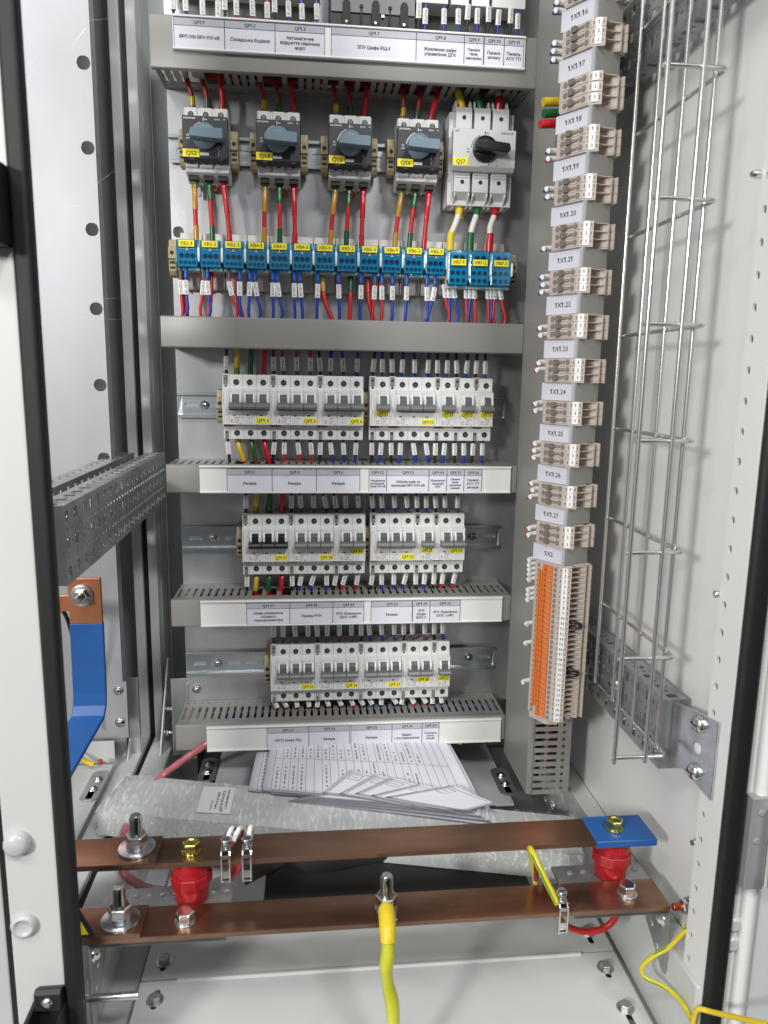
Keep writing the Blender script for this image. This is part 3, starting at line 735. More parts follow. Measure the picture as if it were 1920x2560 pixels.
holder('white label holder on the top duct, cards QF1.1 to QF1.11', -43.5, 376, 473.6, 436, [
    (-42, 16, 'QF1.1', ['ЯРП-100 ВРУ-110 кВ'], 5), (16, 74.4, 'QF1.2', ['Складська будівля'], 5), (74.4, 132.6, 'QF1.3', ['Автоматичне', 'відкриття північних', 'воріт'], 5),
    (140.2, 241.7, 'QF1.7', ['ЗПУ Шафа РЩ-1'], 5.2), (241.7, 300.2, 'QF1.8', ['Живлення шафи', 'управління ДГК'], 5), (300.2, 324, 'QF1.9', ['Панель', 'теле-', 'механіки'], 4.4),
    (324.6, 349.2, 'QF1.10', ['Панель', "зв'язку"], 4.8), (349.2, 373.5, 'QF1.11', ['Панель', 'АСУ ТП'], 5)], 3.4)
holder('white label holder on the duct under the first breaker row', -27.5, 382.6, -50.8, -87, [
    (7.4, 65.1, 'QF1.4', ['Резерв'], 5), (65.1, 122.5, 'QF1.5', ['Резерв'], 5), (122.5, 179.4, 'QF1.6', ['Резерв'], 5), (191.2, 214.8, 'QF1.12', ['Управління', 'розєднува-', 'чами 110 кВ'], 3.6),
    (214.8, 271.2, 'QF1.13', ['Обігрів шаф та', 'проводів ВРУ-110 кВ'], 4.6), (271.2, 295.2, 'QF1.14', ['Живлення', 'панелей', 'ЗПУ'], 3.9), (295.2, 318.6, 'QF1.15', ['Панель', 'теле-', 'механіки', 'резерв'], 3.7),
    (318.6, 342.8, 'QF1.16', ['Панель', 'АСУ ТП', 'резерв'], 4.6)], 4)
holder('white label holder on the duct under the second breaker row', -31.3, 379, -231.6, -267.8, [
    (29.4, 86.7, 'QF1.17', ['Шафа управління', 'силового', 'трансформатора'], 4.7), (86.7, 144.5, 'QF1.18', ['Привід РПН'], 4.8), (144.5, 186.5, 'QF1.19', ['ЗПУ Живлення', 'ШОС п.№1'], 4.7),
    (196.3, 253, 'QF1.20', ['Резерв'], 4.8), (253.4, 277.4, 'QF1.21', ['ЗПУ', 'Шафа', 'ЯУО-1'], 4.8), (277.4, 319.6, 'QF1.22', ['ЗПУ Живлення', 'ШОС п.№2'], 4.7)], 3.6)
holder('white label holder on the lowest duct, cards QF1.23 to QF1.27', -28, 385.3, -411.6, -448, [
    (54, 111.7, 'QF1.23', ['КРПЗ Шафа РЩ'], 4.8), (111.7, 168.6, 'QF1.24', ['Резерв'], 4.8), (170.3, 228.2, 'QF1.25', ['Резерв'], 4.8), (228.2, 271, 'QF1.26', ['Відео-', 'спостереження'], 4.6),
    (271, 295.2, 'QF1.27', ['Пожежна', 'сигна-', 'лізація'], 3.8)], 3.2)
# ================================================================== DIN RAILS
def dinrail(label, zc, x0=-66, x1=392, screws=()):
    t = TM('din_rail', label, 'rail', ((x0+x1)/2, -4, zc-17.5))
    mb = MB('rail_zinc'); cl = [(x0, x0+6, zc-12, zc+12, None, 0, 0)]; x = x0+6
    while x+25 < x1: cl.append((x, x+25, zc-12, zc+12, 's', 9, 2.8)); x += 25
    cl.append((x, x1, zc-12, zc+12, None, 0, 0)); mb.cells(cl, lambda u, v, w: (u, -1.3+w, v), 1)
    for s in (1, -1):
        a = zc+s*12; b = zc+s*13.5; c = zc+s*17.5
        mb.prism([(-1.3, a), (-.3, a), (-6.4, b+s*.2), (-6.4, c), (-7.4, c), (-7.4, b), (-6.9, b-s*.5)], 'x', x0, x1)
    t.part('rail_profile', mb, .25)
    for x in screws:
        mb = MB('steel_bright'); mb.lathe((x, -1.4, zc), (0, -1, 0), [(6, 0), (6, 1), (4.4, 1.2), (4, 3.2), (1.5, 4)], 18); mb.mat('hole').box(x-2.6, x+2.6, -5.7, -5.3, zc-.5, zc+.5); mb.box(x-.5, x+.5, -5.7, -5.3, zc-2.6, zc+2.6)
        t.part('rail_screw', mb)
dinrail('slotted rail carrying the five rotary switches', 350, screws=())
dinrail('slotted rail behind the blue distribution blocks', 211)
dinrail('slotted rail carrying the first breaker row', 23, screws=(-30, 366))
dinrail('slotted rail carrying the second breaker row', -164, screws=(-24, 352))
dinrail('slotted rail carrying the third breaker row', -352, screws=(-21, 354))
dinrail('slotted rail above the top duct, partly hidden', 560)
def clamp(x, zc, w, label, yf=-36):
    t = TM('end_clamp', label, 'clamp', (x+w/2, -20, zc-23), 'beige end clamps on the rails')
    mb = MB('khaki'); mb.prism([(-8, zc-23), (yf+8, zc-23), (yf+4, zc-18), (yf+3, zc-4), (yf, zc-3), (yf, zc+10), (yf+5, zc+12), (yf+8, zc+21), (-8, zc+23)], 'x', x, x+w); t.part('clamp_body', mb, .5)
    mb = MB('hole'); mb.cyl((x+w/2, yf-.2, zc+4), (0, 1, 0), 2.6, 1, 14); mb.box(x+1.5, x+w-1.5, yf+2.7, yf+4, zc-9, zc-6); mb.box(x+1.5, x+w-1.5, yf+3.2, yf+4.6, zc-15, zc-12.5); t.part('clamp_screw', mb)
# ================================================================== CIRCUIT BREAKERS
NUM = {}
def pole_body(mb, x):
    x0, x1 = x+.12, x+17.48
    mb.mat('breaker').prism([(-8, -17), (-46.5, -20), (-47, -19.6), (-47, -1.6), (-50, 0), (-56, 0), (-56, 45), (-50, 46.8), (-47, 49), (-47, 62), (-44.5, 65), (-8, 64)], 'x', x0, x1)
def pole_detail(mb, x, k, n, rating, dark):
    c = x+8.8
    for z in (55, -11.5):
        mb.mat('breaker_dark').cyl((c, -46.9, z), (0, -1, 0), 4.2, .25, 20); mb.mat('hole').cyl((c, -47.1, z), (0, -1, 0), 3.75, .25, 20); mb.mat('ferrule_grey').cyl((c+.2, -47.3, z-.2), (0, -1, 0), 1.7, .2, 10)  # flat black disc as recess shade, offset grey dot as painted screw glint
    mb.mat('print_grey').box(c-.1, c+.1, -47.15, -46.9, 58.6, 62); mb.box(c-.1, c+.1, -47.15, -46.9, -19.5, -15.2)
    mb.box(c-4.2, c-.4, -47.15, -46.9, 50.2, 50.5); mb.box(x+1, x+4.5, -56.15, -55.9, 43, 43.25)
    mb.mat('hole').box(c-5.2, c+6, -56.15, -55.9, 28.4, 39.6); mb.box(x+.2, x+17.4, -56.15, -55.9, 18.9, 20.6)
    mb.mat('ears')
    for a, b in ((x+2.1, x+4.3), (x+13.6, x+16)):
        mb.prism([(-56, 26.5), (-60.5, 27), (-62.5, 30), (-62, 35), (-58.8, 40), (-56, 41.2)], 'x', a, b)
    mb.mat('green_led').box(x+4.4, x+8, -56.2, -55.9, 11.6, 13.0)
    if k == 0:
        mb.mat('magenta').text('ETI', 3.6, (x+2.9, -56.2, 5), (0, 0, 1), (-1, 0, 0), bold=True)
        mb.mat('print_grey').text('ETIMAT 6', 2.2, (x+11, -56.2, 9.2), fit=10, bold=True); mb.text(rating, 2.9, (x+9.4, -56.2, 6.3), bold=True); mb.text('CE', 2.4, (x+14, -56.2, 1.8), bold=True)
        for a, b, c_, d in ((x+6, x+11.5, 4, 4.25), (x+6, x+11.5, 2.6, 2.85), (x+6, x+6.25, 2.6, 4.2), (x+11.2, x+11.5, 2.6, 4.2), (x+8.5, x+8.8, 1, 4)): mb.box(a, b, -56.15, -55.9, c_, d)
    elif k == 1:
        mb.mat('print_grey')
        for q in range(n):
            xx = x+5+q*3.1
            mb.box(xx, xx+.3, -56.15, -55.9, 6.6, 9.6); mb.box(xx, xx+.3, -56.15, -55.9, .8, 3.2); mb.add([(xx-1.6, -56.15, 6), (xx-1.3, -56.15, 6.1), (xx+.3, -56.15, 3), (xx, -56.15, 3)], [(0, 1, 2, 3)])
            mb.text(str(2*q+1), 1.9, (xx+.9, -56.2, 9.4))
def aux_part(t, x, row):
    x0, x1 = x+.1, x+8.9
    mb = MB('breaker'); mb.prism([(-8, -17), (-47, -20), (-47, -1.6), (-50, 0), (-56, 0), (-56, 45), (-50, 46.8), (-47, 49), (-47, 63), (-44.5, 65.8), (-8, 65)], 'x', x0, x1)
    a = mb.build('auxiliary_contact', t, .35)
    mb = MB('terminal_grey'); mb.box(x+1.2, x+7.2, -47.3, -46.9, 52, 64.5); mb.mat('steel_bright').cyl((x+4.4, -47.2, 60), (0, -1, 0), 1.9, .3, 12); mb.mat('hole').box(x+2.8, x+6, -47.7, -47.4, 59.7, 60.3)
    mb.mat('steel_bright').cyl((x+4.2, -47, 50), (0, -1, 0), 1.9, .3, 12); mb.mat('hole').box(x+3, x+5.6, -47.5, -47.2, 49.7, 50.2)
    mb.mat('terminal_grey').box(x+2, x+7, -47.3, -46.9, -20, -8.4); mb.mat('steel_bright').cyl((x+4.4, -47.2, -10.8), (0, -1, 0), 1.9, .3, 12); mb.mat('hole').box(x+3, x+5.8, -47.7, -47.4, -11.1, -10.6)
    mb.mat('copper_edge').box(x+3.6, x+13.5, -49, -47, -2.7, -.9); mb.mat('hole').box(x+1, x+3.4, -49, -47, -3, -.7); mb.mat('hole').box(x+7, x+8.4, -49.2, -47, -3, -.7)
    mb.mat('print_grey')
    for a_, b_, c_, d_ in ((1.6, 1.9, 26, 38), (6.6, 6.9, 27, 34), (2.3, 2.6, 22.5, 26), (6.1, 6.4, 22.5, 27), (2.2, 2.5, 5.5, 15), (6.3, 6.6, 6.5, 15)): mb.box(x+a_, x+b_, -56.15, -55.9, c_, d_)
    for s in (1, -1):
        q = [(4.3-s*2, 22.6), (4.3-s*1.7, 22.6), (4.3+s*2.1, 15), (4.3+s*1.8, 15)]
        mb.add([(x+u, -56.15, v) for u, v in q], [(0, 1, 2, 3)])
    for u, v, s_ in ((1.6, 39.5, '11'), (6.6, 36, '22'), (2.2, 4, '14'), (6.4, 5, '12')): mb.text(s_, 1.9, (x+u, -56.2, v))
    mb.build('terminal_detail', a)
def tagpart(t, text, x, z, y=-56.35, wdt=16.4, h=6.6, size=6.3):
    mb = MB('tag_yellow'); mb.box(x-wdt/2, x+wdt/2, y, y+.35, z-h/2, z+h/2); mb.mat('ink').text(text, size, (x+.2, y-.06, z-.2), bold=True, fit=wdt-1.2); mb.build('name_tag', t)
def breaker(name, X, z0, n, rating, tog='toggle_grey', tdx=0, rowname='first'):
    kind = {1: 'one', 2: 'two', 3: 'three'}[n]
    t = thing('circuit_breaker', f'{kind} pole {"black" if tog=="toggle_black" else "grey"} toggle breaker with yellow tag {name} in the {rowname} row', 'circuit breaker', (X, 0, z0), 'modular circuit breakers')
    aux_part(t, 0, z0)
    mb = MB('breaker')
    for k in range(n): pole_body(mb, 9+17.6*k)
    b = mb.build('body', t, .4)
    mb = MB('breaker')
    for k in range(n): pole_detail(mb, 9+17.6*k, k, n, rating, 0)
    mb.build('front_detail', b)
    for k in range(n):
        x = 9+17.6*k
        mb = MB('toggle_face' if tog != 'toggle_black' else tog); mb.prism([(-56.2, 27), (-61, 28), (-60, 36), (-57, 39.4), (-56.2, 39.4)], 'x', x+4.6, x+13.3)
        mb.mat(tog).prism([(-56.2, 20.8), (-65, 20.2), (-67.5, 21.5), (-68, 24.2), (-66, 27.4), (-61, 29), (-56.2, 29)], 'x', x+.25, x+17.35)
        mb.build('toggle', t, .5)
    tx, tz = {3: (52, 5.8), 2: (31.8, 15.2), 1: (17.2, 16.2)}[n]
    if n < 3: tz -= {'first': 0, 'second': 1.2, 'third': 3.0}[rowname]
    tagpart(t, name, tx, tz, h=7.4, wdt=17.2 if n > 1 else 16.2); return t
m_, h_ = 17.6, 9.0
ROWS = [
  ('first', 0.0, -47, [('QF1.4', 0.0, 3, 'C 40', 'thick'), ('QF1.5', 61.9, 3, 'C 25', 'red'), ('QF1.6', 123.8, 3, 'C 16', 'blue')]),
  ('first', 0.0, -47, [('QF1.12', 193.8, 1, 'C 10', 'blue'), ('QF1.13', 193.8+26.6, 3, 'C 10', 'blue'), ('QF1.14', 193.8+88.4, 1, 'C 10', 'blue'), ('QF1.15', 193.8+115, 1, 'C 6', 'blue'), ('QF1.16', 193.8+141.6, 1, 'C 10', 'blue')]),
  ('second', -186.6, -47, [('QF1.17', 22.3, 3, 'C 50', 'thick'), ('QF1.18', 22.3+61.9, 3, 'C 6', 'blue'), ('QF1.19', 22.3+123.8, 2, 'C 25', 'red')]),
  ('second', -186.6, -47, [('QF1.20', 197.1, 3, 'C 10', 'blue'), ('QF1.21', 197.1+61.9, 1, 'C 10', 'blue'), ('QF1.22', 197.1+88.5, 2, 'C 25', 'red')]),
  ('third', -374.65, -47, [('QF1.23', 58.2, 3, 'C 25', 'red'), ('QF1.24', 58.2+61.9, 3, 'C 25', 'red'), ('QF1.25', 58.2+123.8, 3, 'C 16', 'blue'), ('QF1.26', 58.2+185.7, 2, 'C 20', 'red'), ('QF1.27', 58.2+229.9, 1, 'C 10', 'blue')]),
]
for rn, z0, _, lst in ROWS:
    for nm, X, n, rt, col in lst:
        breaker(nm, X, z0, n, rt, 'toggle_black' if nm == 'QF1.17' else 'toggle_grey', rowname=rn)
for x, zc, w, l in ((-9.3, 23, 8.5, 'beige end clamp left of breaker QF1.4'), (187, 23, 6.3, 'beige end clamp in the gap of the first breaker row'),
                    (13, -164, 8.5, 'beige end clamp left of breaker QF1.17'), (190.6, -164, 6.2, 'beige end clamp in the gap of the second breaker row'),
                    (48.6, -352, 8.8, 'beige end clamp left of breaker QF1.23')): clamp(x, zc, w, l, -40)
# ================================================================== ROTARY SWITCHES
def rotary(name, X):
    t = thing('rotary_switch', f'dark faced switch disconnector with blue grey rotary handle and tag {name}', 'switch', (X, 0, 325.5), 'rotary switches with blue grey handles')
    mb = MB('switch_white')
    mb.prism([(-8, -18), (-22, -22), (-44, -14.5), (-47.5, -13), (-48, 4), (-48, 60), (-44, 62), (-8, 60)], 'x', .6, 53.6)
    for k in range(3):
        c = 8.8+18.2*k; mb.prism([(-47.8, -9), (-50.5, -8), (-50.5, 3), (-47.8, 4)], 'x', c-7.4, c+7.4); mb.prism([(-47.8, 47), (-49.5, 48), (-49.5, 60), (-47.8, 61.5)], 'x', c-7.4, c+7.4)
    for k in range(2): mb.prism([(-20, -24), (-30, -24), (-36, -12), (-20, -12)], 'x', 17+18.2*k, 18.8+18.2*k)
    mb.box(10, 14, -14, -8, -34, -18)
    b = mb.build('body', t, .6)
    mb = MB('hole')
    for k in range(3):
        c = 8.8+18.2*k
        for z in (-1.5, 53): mb.mat('hole').cyl((c, -50.2 if z < 0 else -49.3, z), (0, -1, 0), 3.5, .5, 18); mb.mat('steel_bright').cyl((c, -50.8 if z < 0 else -49.9, z), (0, -1, 0), 2.2, .1, 12); mb.mat('hole').box(c-2, c+2, -51.3 if z < 0 else -50.3, -50.9 if z < 0 else -50, z-.4, z+.4)
        mb.mat('hole').box(c-5.5, c+5.5, -42, -24, -20.5, -15)
    mb.build('terminal_screws', b)
    mb = MB('clip_orange'); mb.box(27, 36, -12, -8, -26, -19); mb.build('rail_latch', t, .4)
    mb = MB('face_dark'); mb.prism([(-46, -3), (-56, -4), (-61.5, -.5), (-62, 1), (-62, 47.8), (-46, 47.8)], 'x', -.2, 54); f = mb.build('front_plate', t, .5)
    mb = MB('ears'); mb.text('socomec', 4.0, (8.6, -62.15, 45.3), bold=True, fit=15); mb.text('SIRCO', 2.6, (42, -62.15, 44.4), bold=True, fit=6.5); mb.text('63', 2.4, (50.4, -62.15, 44.6), bold=True)
    mb.box(25, 25.8, -62.25, -61.9, 42.3, 46); mb.text('ON', 2.4, (28, -62.15, 44), bold=True); mb.text('O', 3.6, (6.4, -62.15, 25.6), bold=True); mb.text('OFF', 2.4, (6.4, -62.15, 22), bold=True)
    for k in range(9):
        a = math.radians(112+7*k); r = 16.6; mb.box(27+r*math.cos(a)-.5, 27+r*math.cos(a)+.5, -62.25, -61.9, 24.5+r*math.sin(a)-.9, 24.5+r*math.sin(a)+.9)
    mb.box(42.6, 43, -62.25, -61.9, 3.5, 6.5); mb.box(42.6, 43, -62.25, -61.9, 9, 11.5); mb.add([(42.7, -62.2, 6.3), (43.1, -62.2, 6.2), (44.6, -62.2, 8.8), (44.2, -62.2, 9)], [(0, 1, 2, 3)])
    mb.mat('hole').box(7.5, 14, -62.2, -55, -2.6, .2); mb.box(42, 48.5, -62.2, -55, -2.6, .2)
    mb.build('printed_marks', f)
    mb = MB('ears'); mb.box(20.5, 31.5, -63.6, -62, 2.6, 6); mb.build('lock_tab', t, .4)
    mb = MB('knob_blue'); mb.lathe((26.6, -62, 24.3), (0, -1, 0), [(15.2, 0), (15.2, 4.5), (14.4, 6), (8, 7.2), (1, 7.6)], 40)
    d = mb.build('knob_disc', t)
    mb = MB('knob_blue'); mb.prism([(11.2, 18.6), (35.5, 17), (49, 16.4), (50.4, 18), (50.4, 27.2), (49.4, 28.4), (36, 28.6), (14, 28.6), (11.2, 24.5)], 'y', -84, -67)
    hnd = mb.build('handle', t, 1.6, seg=3)
    tagpart(t, name, 9.8, 5.2, -62.45, 20, 9, 7.4)
for n_, x_ in QSX.items(): rotary(n_, x_)
for x, l in ((-49.3, 'khaki clamp left of switch QS2'), (14.9, 'khaki clamp right of switch QS2'), (39.2, 'khaki clamp left of switch QS4'), (103.4, 'khaki clamp right of switch QS4'),
             (128.8, 'khaki clamp left of switch QS5'), (192.9, 'khaki clamp right of switch QS5'), (214.6, 'khaki clamp left of switch QS6'), (279, 'khaki clamp right of switch QS6')):
    clamp(x, 347, 9.2, l.replace('clamp', 'end clamp on the switch rail'), -34)
# large light grey switch QS7
t = TM('rotary_switch', 'large light grey switch disconnector with black rotary handle and tag QS7', 'switch', (335, 0, 287))
mb = MB('switch_white'); mb.box(293, 377.5, -40, -8, 287, 400)
for k in range(3):
    x = 299.6+24*k
    mb.prism([(-20, 290), (-36, 290), (-50, 302), (-50, 326), (-46, 330), (-46, 374), (-50, 378), (-50, 403), (-20, 403)], 'x', x+.4, x+21)
    for a in (x, x+18.4):
        mb.prism([(-18, 403), (-46, 403), (-40, 414), (-18, 414)], 'x', a+.4, a+2.6)
        mb.prism([(-18, 284), (-36, 284), (-49, 297), (-49, 303), (-18, 303)], 'x', a+.4, a+2.6)
    mb.box(x+1, x+20, -51.5, -49.6, 322, 323.6); mb.box(x+1, x+20, -51.2, -49.6, 318.8, 320.2)
mb.prism([(-46, 326), (-56, 325.5), (-62, 330), (-62, 374.5), (-46, 374.5)], 'x', 295, 375.6)
for a, b in ((318, 326), (342, 350)): mb.prism([(a, 292), (b, 292), (b-2, 280), (a+2, 280)], 'y', -14, -9)
t.part('body', mb, .7)
mb = MB('hole')
for k in range(3):
    c = 299.6+24*k+10.7
    for z in (391, 314): mb.mat('hole').cyl((c, -50, z), (0, -1, 0), 2.6, .4, 16)
    mb.mat('hole').box(c-7, c+7, -35, -20, 289.4, 292); mb.mat('breaker_dark').text(str(2*k+1), 3.2, (c-6.8, -50.3, 399), bold=True).text(str(2*k+2), 3.2, (c-7, -50.3, 305), bold=True)
mb.mat('ink').text('ETI', 3.6, (299.6, -62.2, 371), bold=True); mb.text('CLBS 125 3P', 3.6, (363.5, -62.2, 370.6), bold=True, fit=16.5); mb.box(335, 335.9, -62.3, -61.9, 368.2, 372); mb.text('ON', 2.6, (338.3, -62.2, 370), bold=True)
mb.text('O', 3.6, (314.2, -62.2, 350.4), bold=True); mb.text('OFF', 2.4, (314, -62.2, 346.8), bold=True)
for k in range(9):
    a = math.radians(115+7*k); r = 17.4; mb.box(335.6+r*math.cos(a)-.5, 335.6+r*math.cos(a)+.5, -62.25, -61.9, 350.4+r*math.sin(a)-.9, 350.4+r*math.sin(a)+.9)
mb.box(352, 352.5, -62.3, -61.9, 330.5, 333.5); mb.box(352, 352.5, -62.3, -61.9, 336, 338.5)
t.part('printed_marks', mb)
mb = MB('ears'); mb.box(329.5, 340.5, -63.8, -62, 330.6, 334); t.part('lock_tab', mb, .4)
mb = MB('knob_black'); mb.lathe((335.6, -62, 350.4), (0, -1, 0), [(15.8, 0), (15.8, 4.5), (15, 6), (8, 7.2), (1, 7.6)], 40); t.part('knob_disc', mb)
mb = MB('knob_black'); mb.prism([(318.8, 345.4), (344, 342.8), (360, 341.8), (363, 343.6), (364, 347), (362.6, 353), (345, 354.8), (321, 355.4), (318.4, 350)], 'y', -85, -67); t.part('handle', mb, 1.8, seg=3)
mb = MB('w_yellow'); mb.box(316.5, 321, -14, -9, 276, 288); t.part('rail_latch', mb, .4)
mb = MB('tag_yellow'); mb.box(295.2, 315, -62.4, -62.05, 331, 339.6); mb.mat('ink').text('QS7', 7.4, (305, -62.5, 335), bold=True, fit=12); t.part('name_tag', mb)
# ================================================================== DISTRIBUTION BLOCKS
def dblock(name, X, big):
    zb, zt, yf = (185, 229, -58) if big else (198.6, 232, -50)
    t = TM('distribution_block', f'blue clear covered distribution block tagged {name}', 'terminal block', (X+14, 0, zb), 'blue distribution blocks')
    mb = MB('base_cream'); mb.prism([(-6, 176), (-12, 174.5), (-14, 178), (-14, 196), (-yf*-1+16, zb+1), (yf+16, zt-1), (-14, zt+2), (-12, 246), (-6, 246.5)], 'x', X+.5, X+28.2)
    mb.box(X-.3, X+1.2, yf+3, yf+20, zb+6, zt-3); mb.box(X+26.9, X+28.4, yf+3, yf+20, zb+6, zt-3)
    mb.box(X+.5, X+28.2, yf+10, yf+28, zb-3.5, zb+1); t.part('base', mb, .8)
    mb = MB('hole'); mb.cyl((X+18, -12.2, 240), (0, -1, 0), 2.2, .3, 14); mb.box(X+15.8, X+20.2, -12.5, -12.1, 234, 240); t.part('base_slot', mb)
    mb = MB('holder'); mb.lathe((X+28.6, yf+1.5, (zb+zt)/2-1), (0, 0, 1), [(.6, -9), (1.7, -7), (1.9, 0), (1.7, 7), (.6, 9)], 12); t.part('side_clip', mb)
    mb = MB('blue_box'); mb.box(X+1.6, X+26.2, yf+3.4, yf+12, zb+1, zt-1)
    rows = ((( .78, [.36, .70], 2.9), (.36, [.2, .5, .8], 2.1), (.14, [.2, .5, .8], 2.1)) if big else ((.42, [.22, .5, .78], 2.6), (.17, [.16, .39, .61, .84], 1.7)))
    for fz, xs_, r in rows:
        for fx in xs_:
            p = (X+1.6+24.6*fx, yf+3.3, zb+(zt-zb)*fz); mb.mat('lens_ring').cyl(p, (0, -1, 0), r+.7, .8, 16); mb.mat('hole').cyl((p[0], p[1]-.82, p[2]), (0, -1, 0), r*.8, .2, 14)
            if r < 2.3: mb.mat('steel_bright').cyl((p[0]+.4, p[1]-1.05, p[2]-.3), (0, -1, 0), .8, .1, 8)
    t.part('screw_block', mb)
    mb = MB('blue_clear')
    mb.prism([(yf+12, zb-.4), (yf+1.2, zb-.4), (yf, zb+.8), (yf, zt-6), (yf+2, zt), (yf+12, zt)], 'x', X+.9, X+27.1)
    mb.box(X+10, X+18, yf-.8, yf+3, zb-2, zb-.5)
    c = t.part('clear_cover', mb, .5)
    z = zt-15.5 if big else zt-5.2
    mb = MB('tag_yellow'); s_ = -.12
    mb.box(X+4.2, X+23.6, yf-.8, yf-.45, z-3.9, z+3.9); mb.mat('ink').text(name, 6.2, (X+13.9, yf-.88, z), bold=True, fit=17); t.part('name_tag', mb)
    if not big:
        mb = MB('ears'); mb.text('!', 2.4, (X+14, yf-.15, z-6.4), bold=True); mb.box(X+4, X+11.5, yf-.2, yf-.05, z-6.5, z-6.25); mb.box(X+16.5, X+24, yf-.2, yf-.05, z-6.5, z-6.25); mb.add([(X+12, yf-.12, z-8), (X+16, yf-.12, z-8), (X+14, yf-.12, z-4.8), (X+14, yf-.1, z-5.6), (X+15.3, yf-.1, z-7.6), (X+12.7, yf-.1, z-7.6)], [(0, 1, 4, 5), (1, 2, 3, 4), (2, 0, 5, 3)]); t.part('cover_print', mb)
    else:
        pass
    mb = MB('clip_orange'); mb.prism([(X+8, 178), (X+20, 178), (X+20, 172), (X+18.6, 172), (X+18.6, 176), (X+9.4, 176), (X+9.4, 172), (X+8, 172)], 'y', -7, -4); t.part('rail_latch', mb)
XB = ['XB2-1', 'XB2-2', 'XB2-3', 'XB4-1', 'XB4-2', 'XB4-3', 'XB5-1', 'XB5-2', 'XB5-3', 'XB6-1', 'XB6-2', 'XB6-3']
for i, n_ in enumerate(XB): dblock(n_, -54.4+29.03*i, False)
for i, n_ in enumerate(('XB7-1', 'XB7-2', 'XB7-3')): dblock(n_, 293.8+28.4*i, True)
clamp(-64.6, 212, 9.5, 'beige end clamp left of block XB2-1', -44)
clamp(380.2, 207, 9.2, 'beige end clamp right of block XB7-3', -44)
# ================================================================== WIRES
def frame_on(path, f, sub=6):
    P = smooth_path(path, sub); k = max(1, min(len(P)-2, int(f*(len(P)-1)))); return P[k], (P[k+1]-P[k-1]).normalized()
def segment(path, a, b, sub=10):
    P = smooth_path(path, sub); n = len(P)-1
    return P[int(round(a*n)):int(round(b*n))+1]
def sleeve(t, path, f, text, flip=1, wdt=6.7, lng=17.5):
    p, d = frame_on(path, f)
    if d.z < 0: d = -d
    x = Vector((0, -1, 0)).cross(d)*-1; x = (x-d*x.dot(d)).normalized(); y = d.cross(x)
    mb = MB('sleeve'); mb.M = Matrix(((x.x, y.x, d.x, p.x), (x.y, y.y, d.y, p.y), (x.z, y.z, d.z, p.z), (0, 0, 0, 1)))
    a, b = wdt/2, 2.35
    mb.prism([(a, -b*.4), (a*.6, -b), (-a*.6, -b), (-a, -b*.4), (-a, b*.4), (-a*.6, b), (a*.6, b), (a, b*.4)], 'z', -lng/2, lng/2, True)
    mb.mat('ink').text(text, 4.3, (0, -b-.08, 0), (0, 0, 1), (-1, 0, 0), bold=True, fit=lng-1.6)
    t.part('marker_sleeve', mb)
NW = 0
def wire(label, path, r, m, group, mark=None, ferr=None, shrink=(), org=None, ml=17.5):
    t = TM('wire', label, 'wire', path[0], group)
    mb = MB(m); mb.tube(path, r, 10); t.part('insulation', mb)
    if ferr:
        mb = MB(ferr[0]); mb.tube(segment(path, *ferr[1:3]), r+.45, 10, sub=0); t.part('ferrule', mb)
    for sm_, a, b, dr in shrink:
        mb = MB(sm_); mb.tube(segment(path, a, b), r+dr, 12, sub=0); t.part('heat_shrink_sleeve', mb)
    if mark: sleeve(t, path, mark[0], mark[1], lng=ml)
    return t
CW = {'red': 'w_red', 'blue': 'w_blue', 'black': 'w_black'}
rnd = random.Random(5)
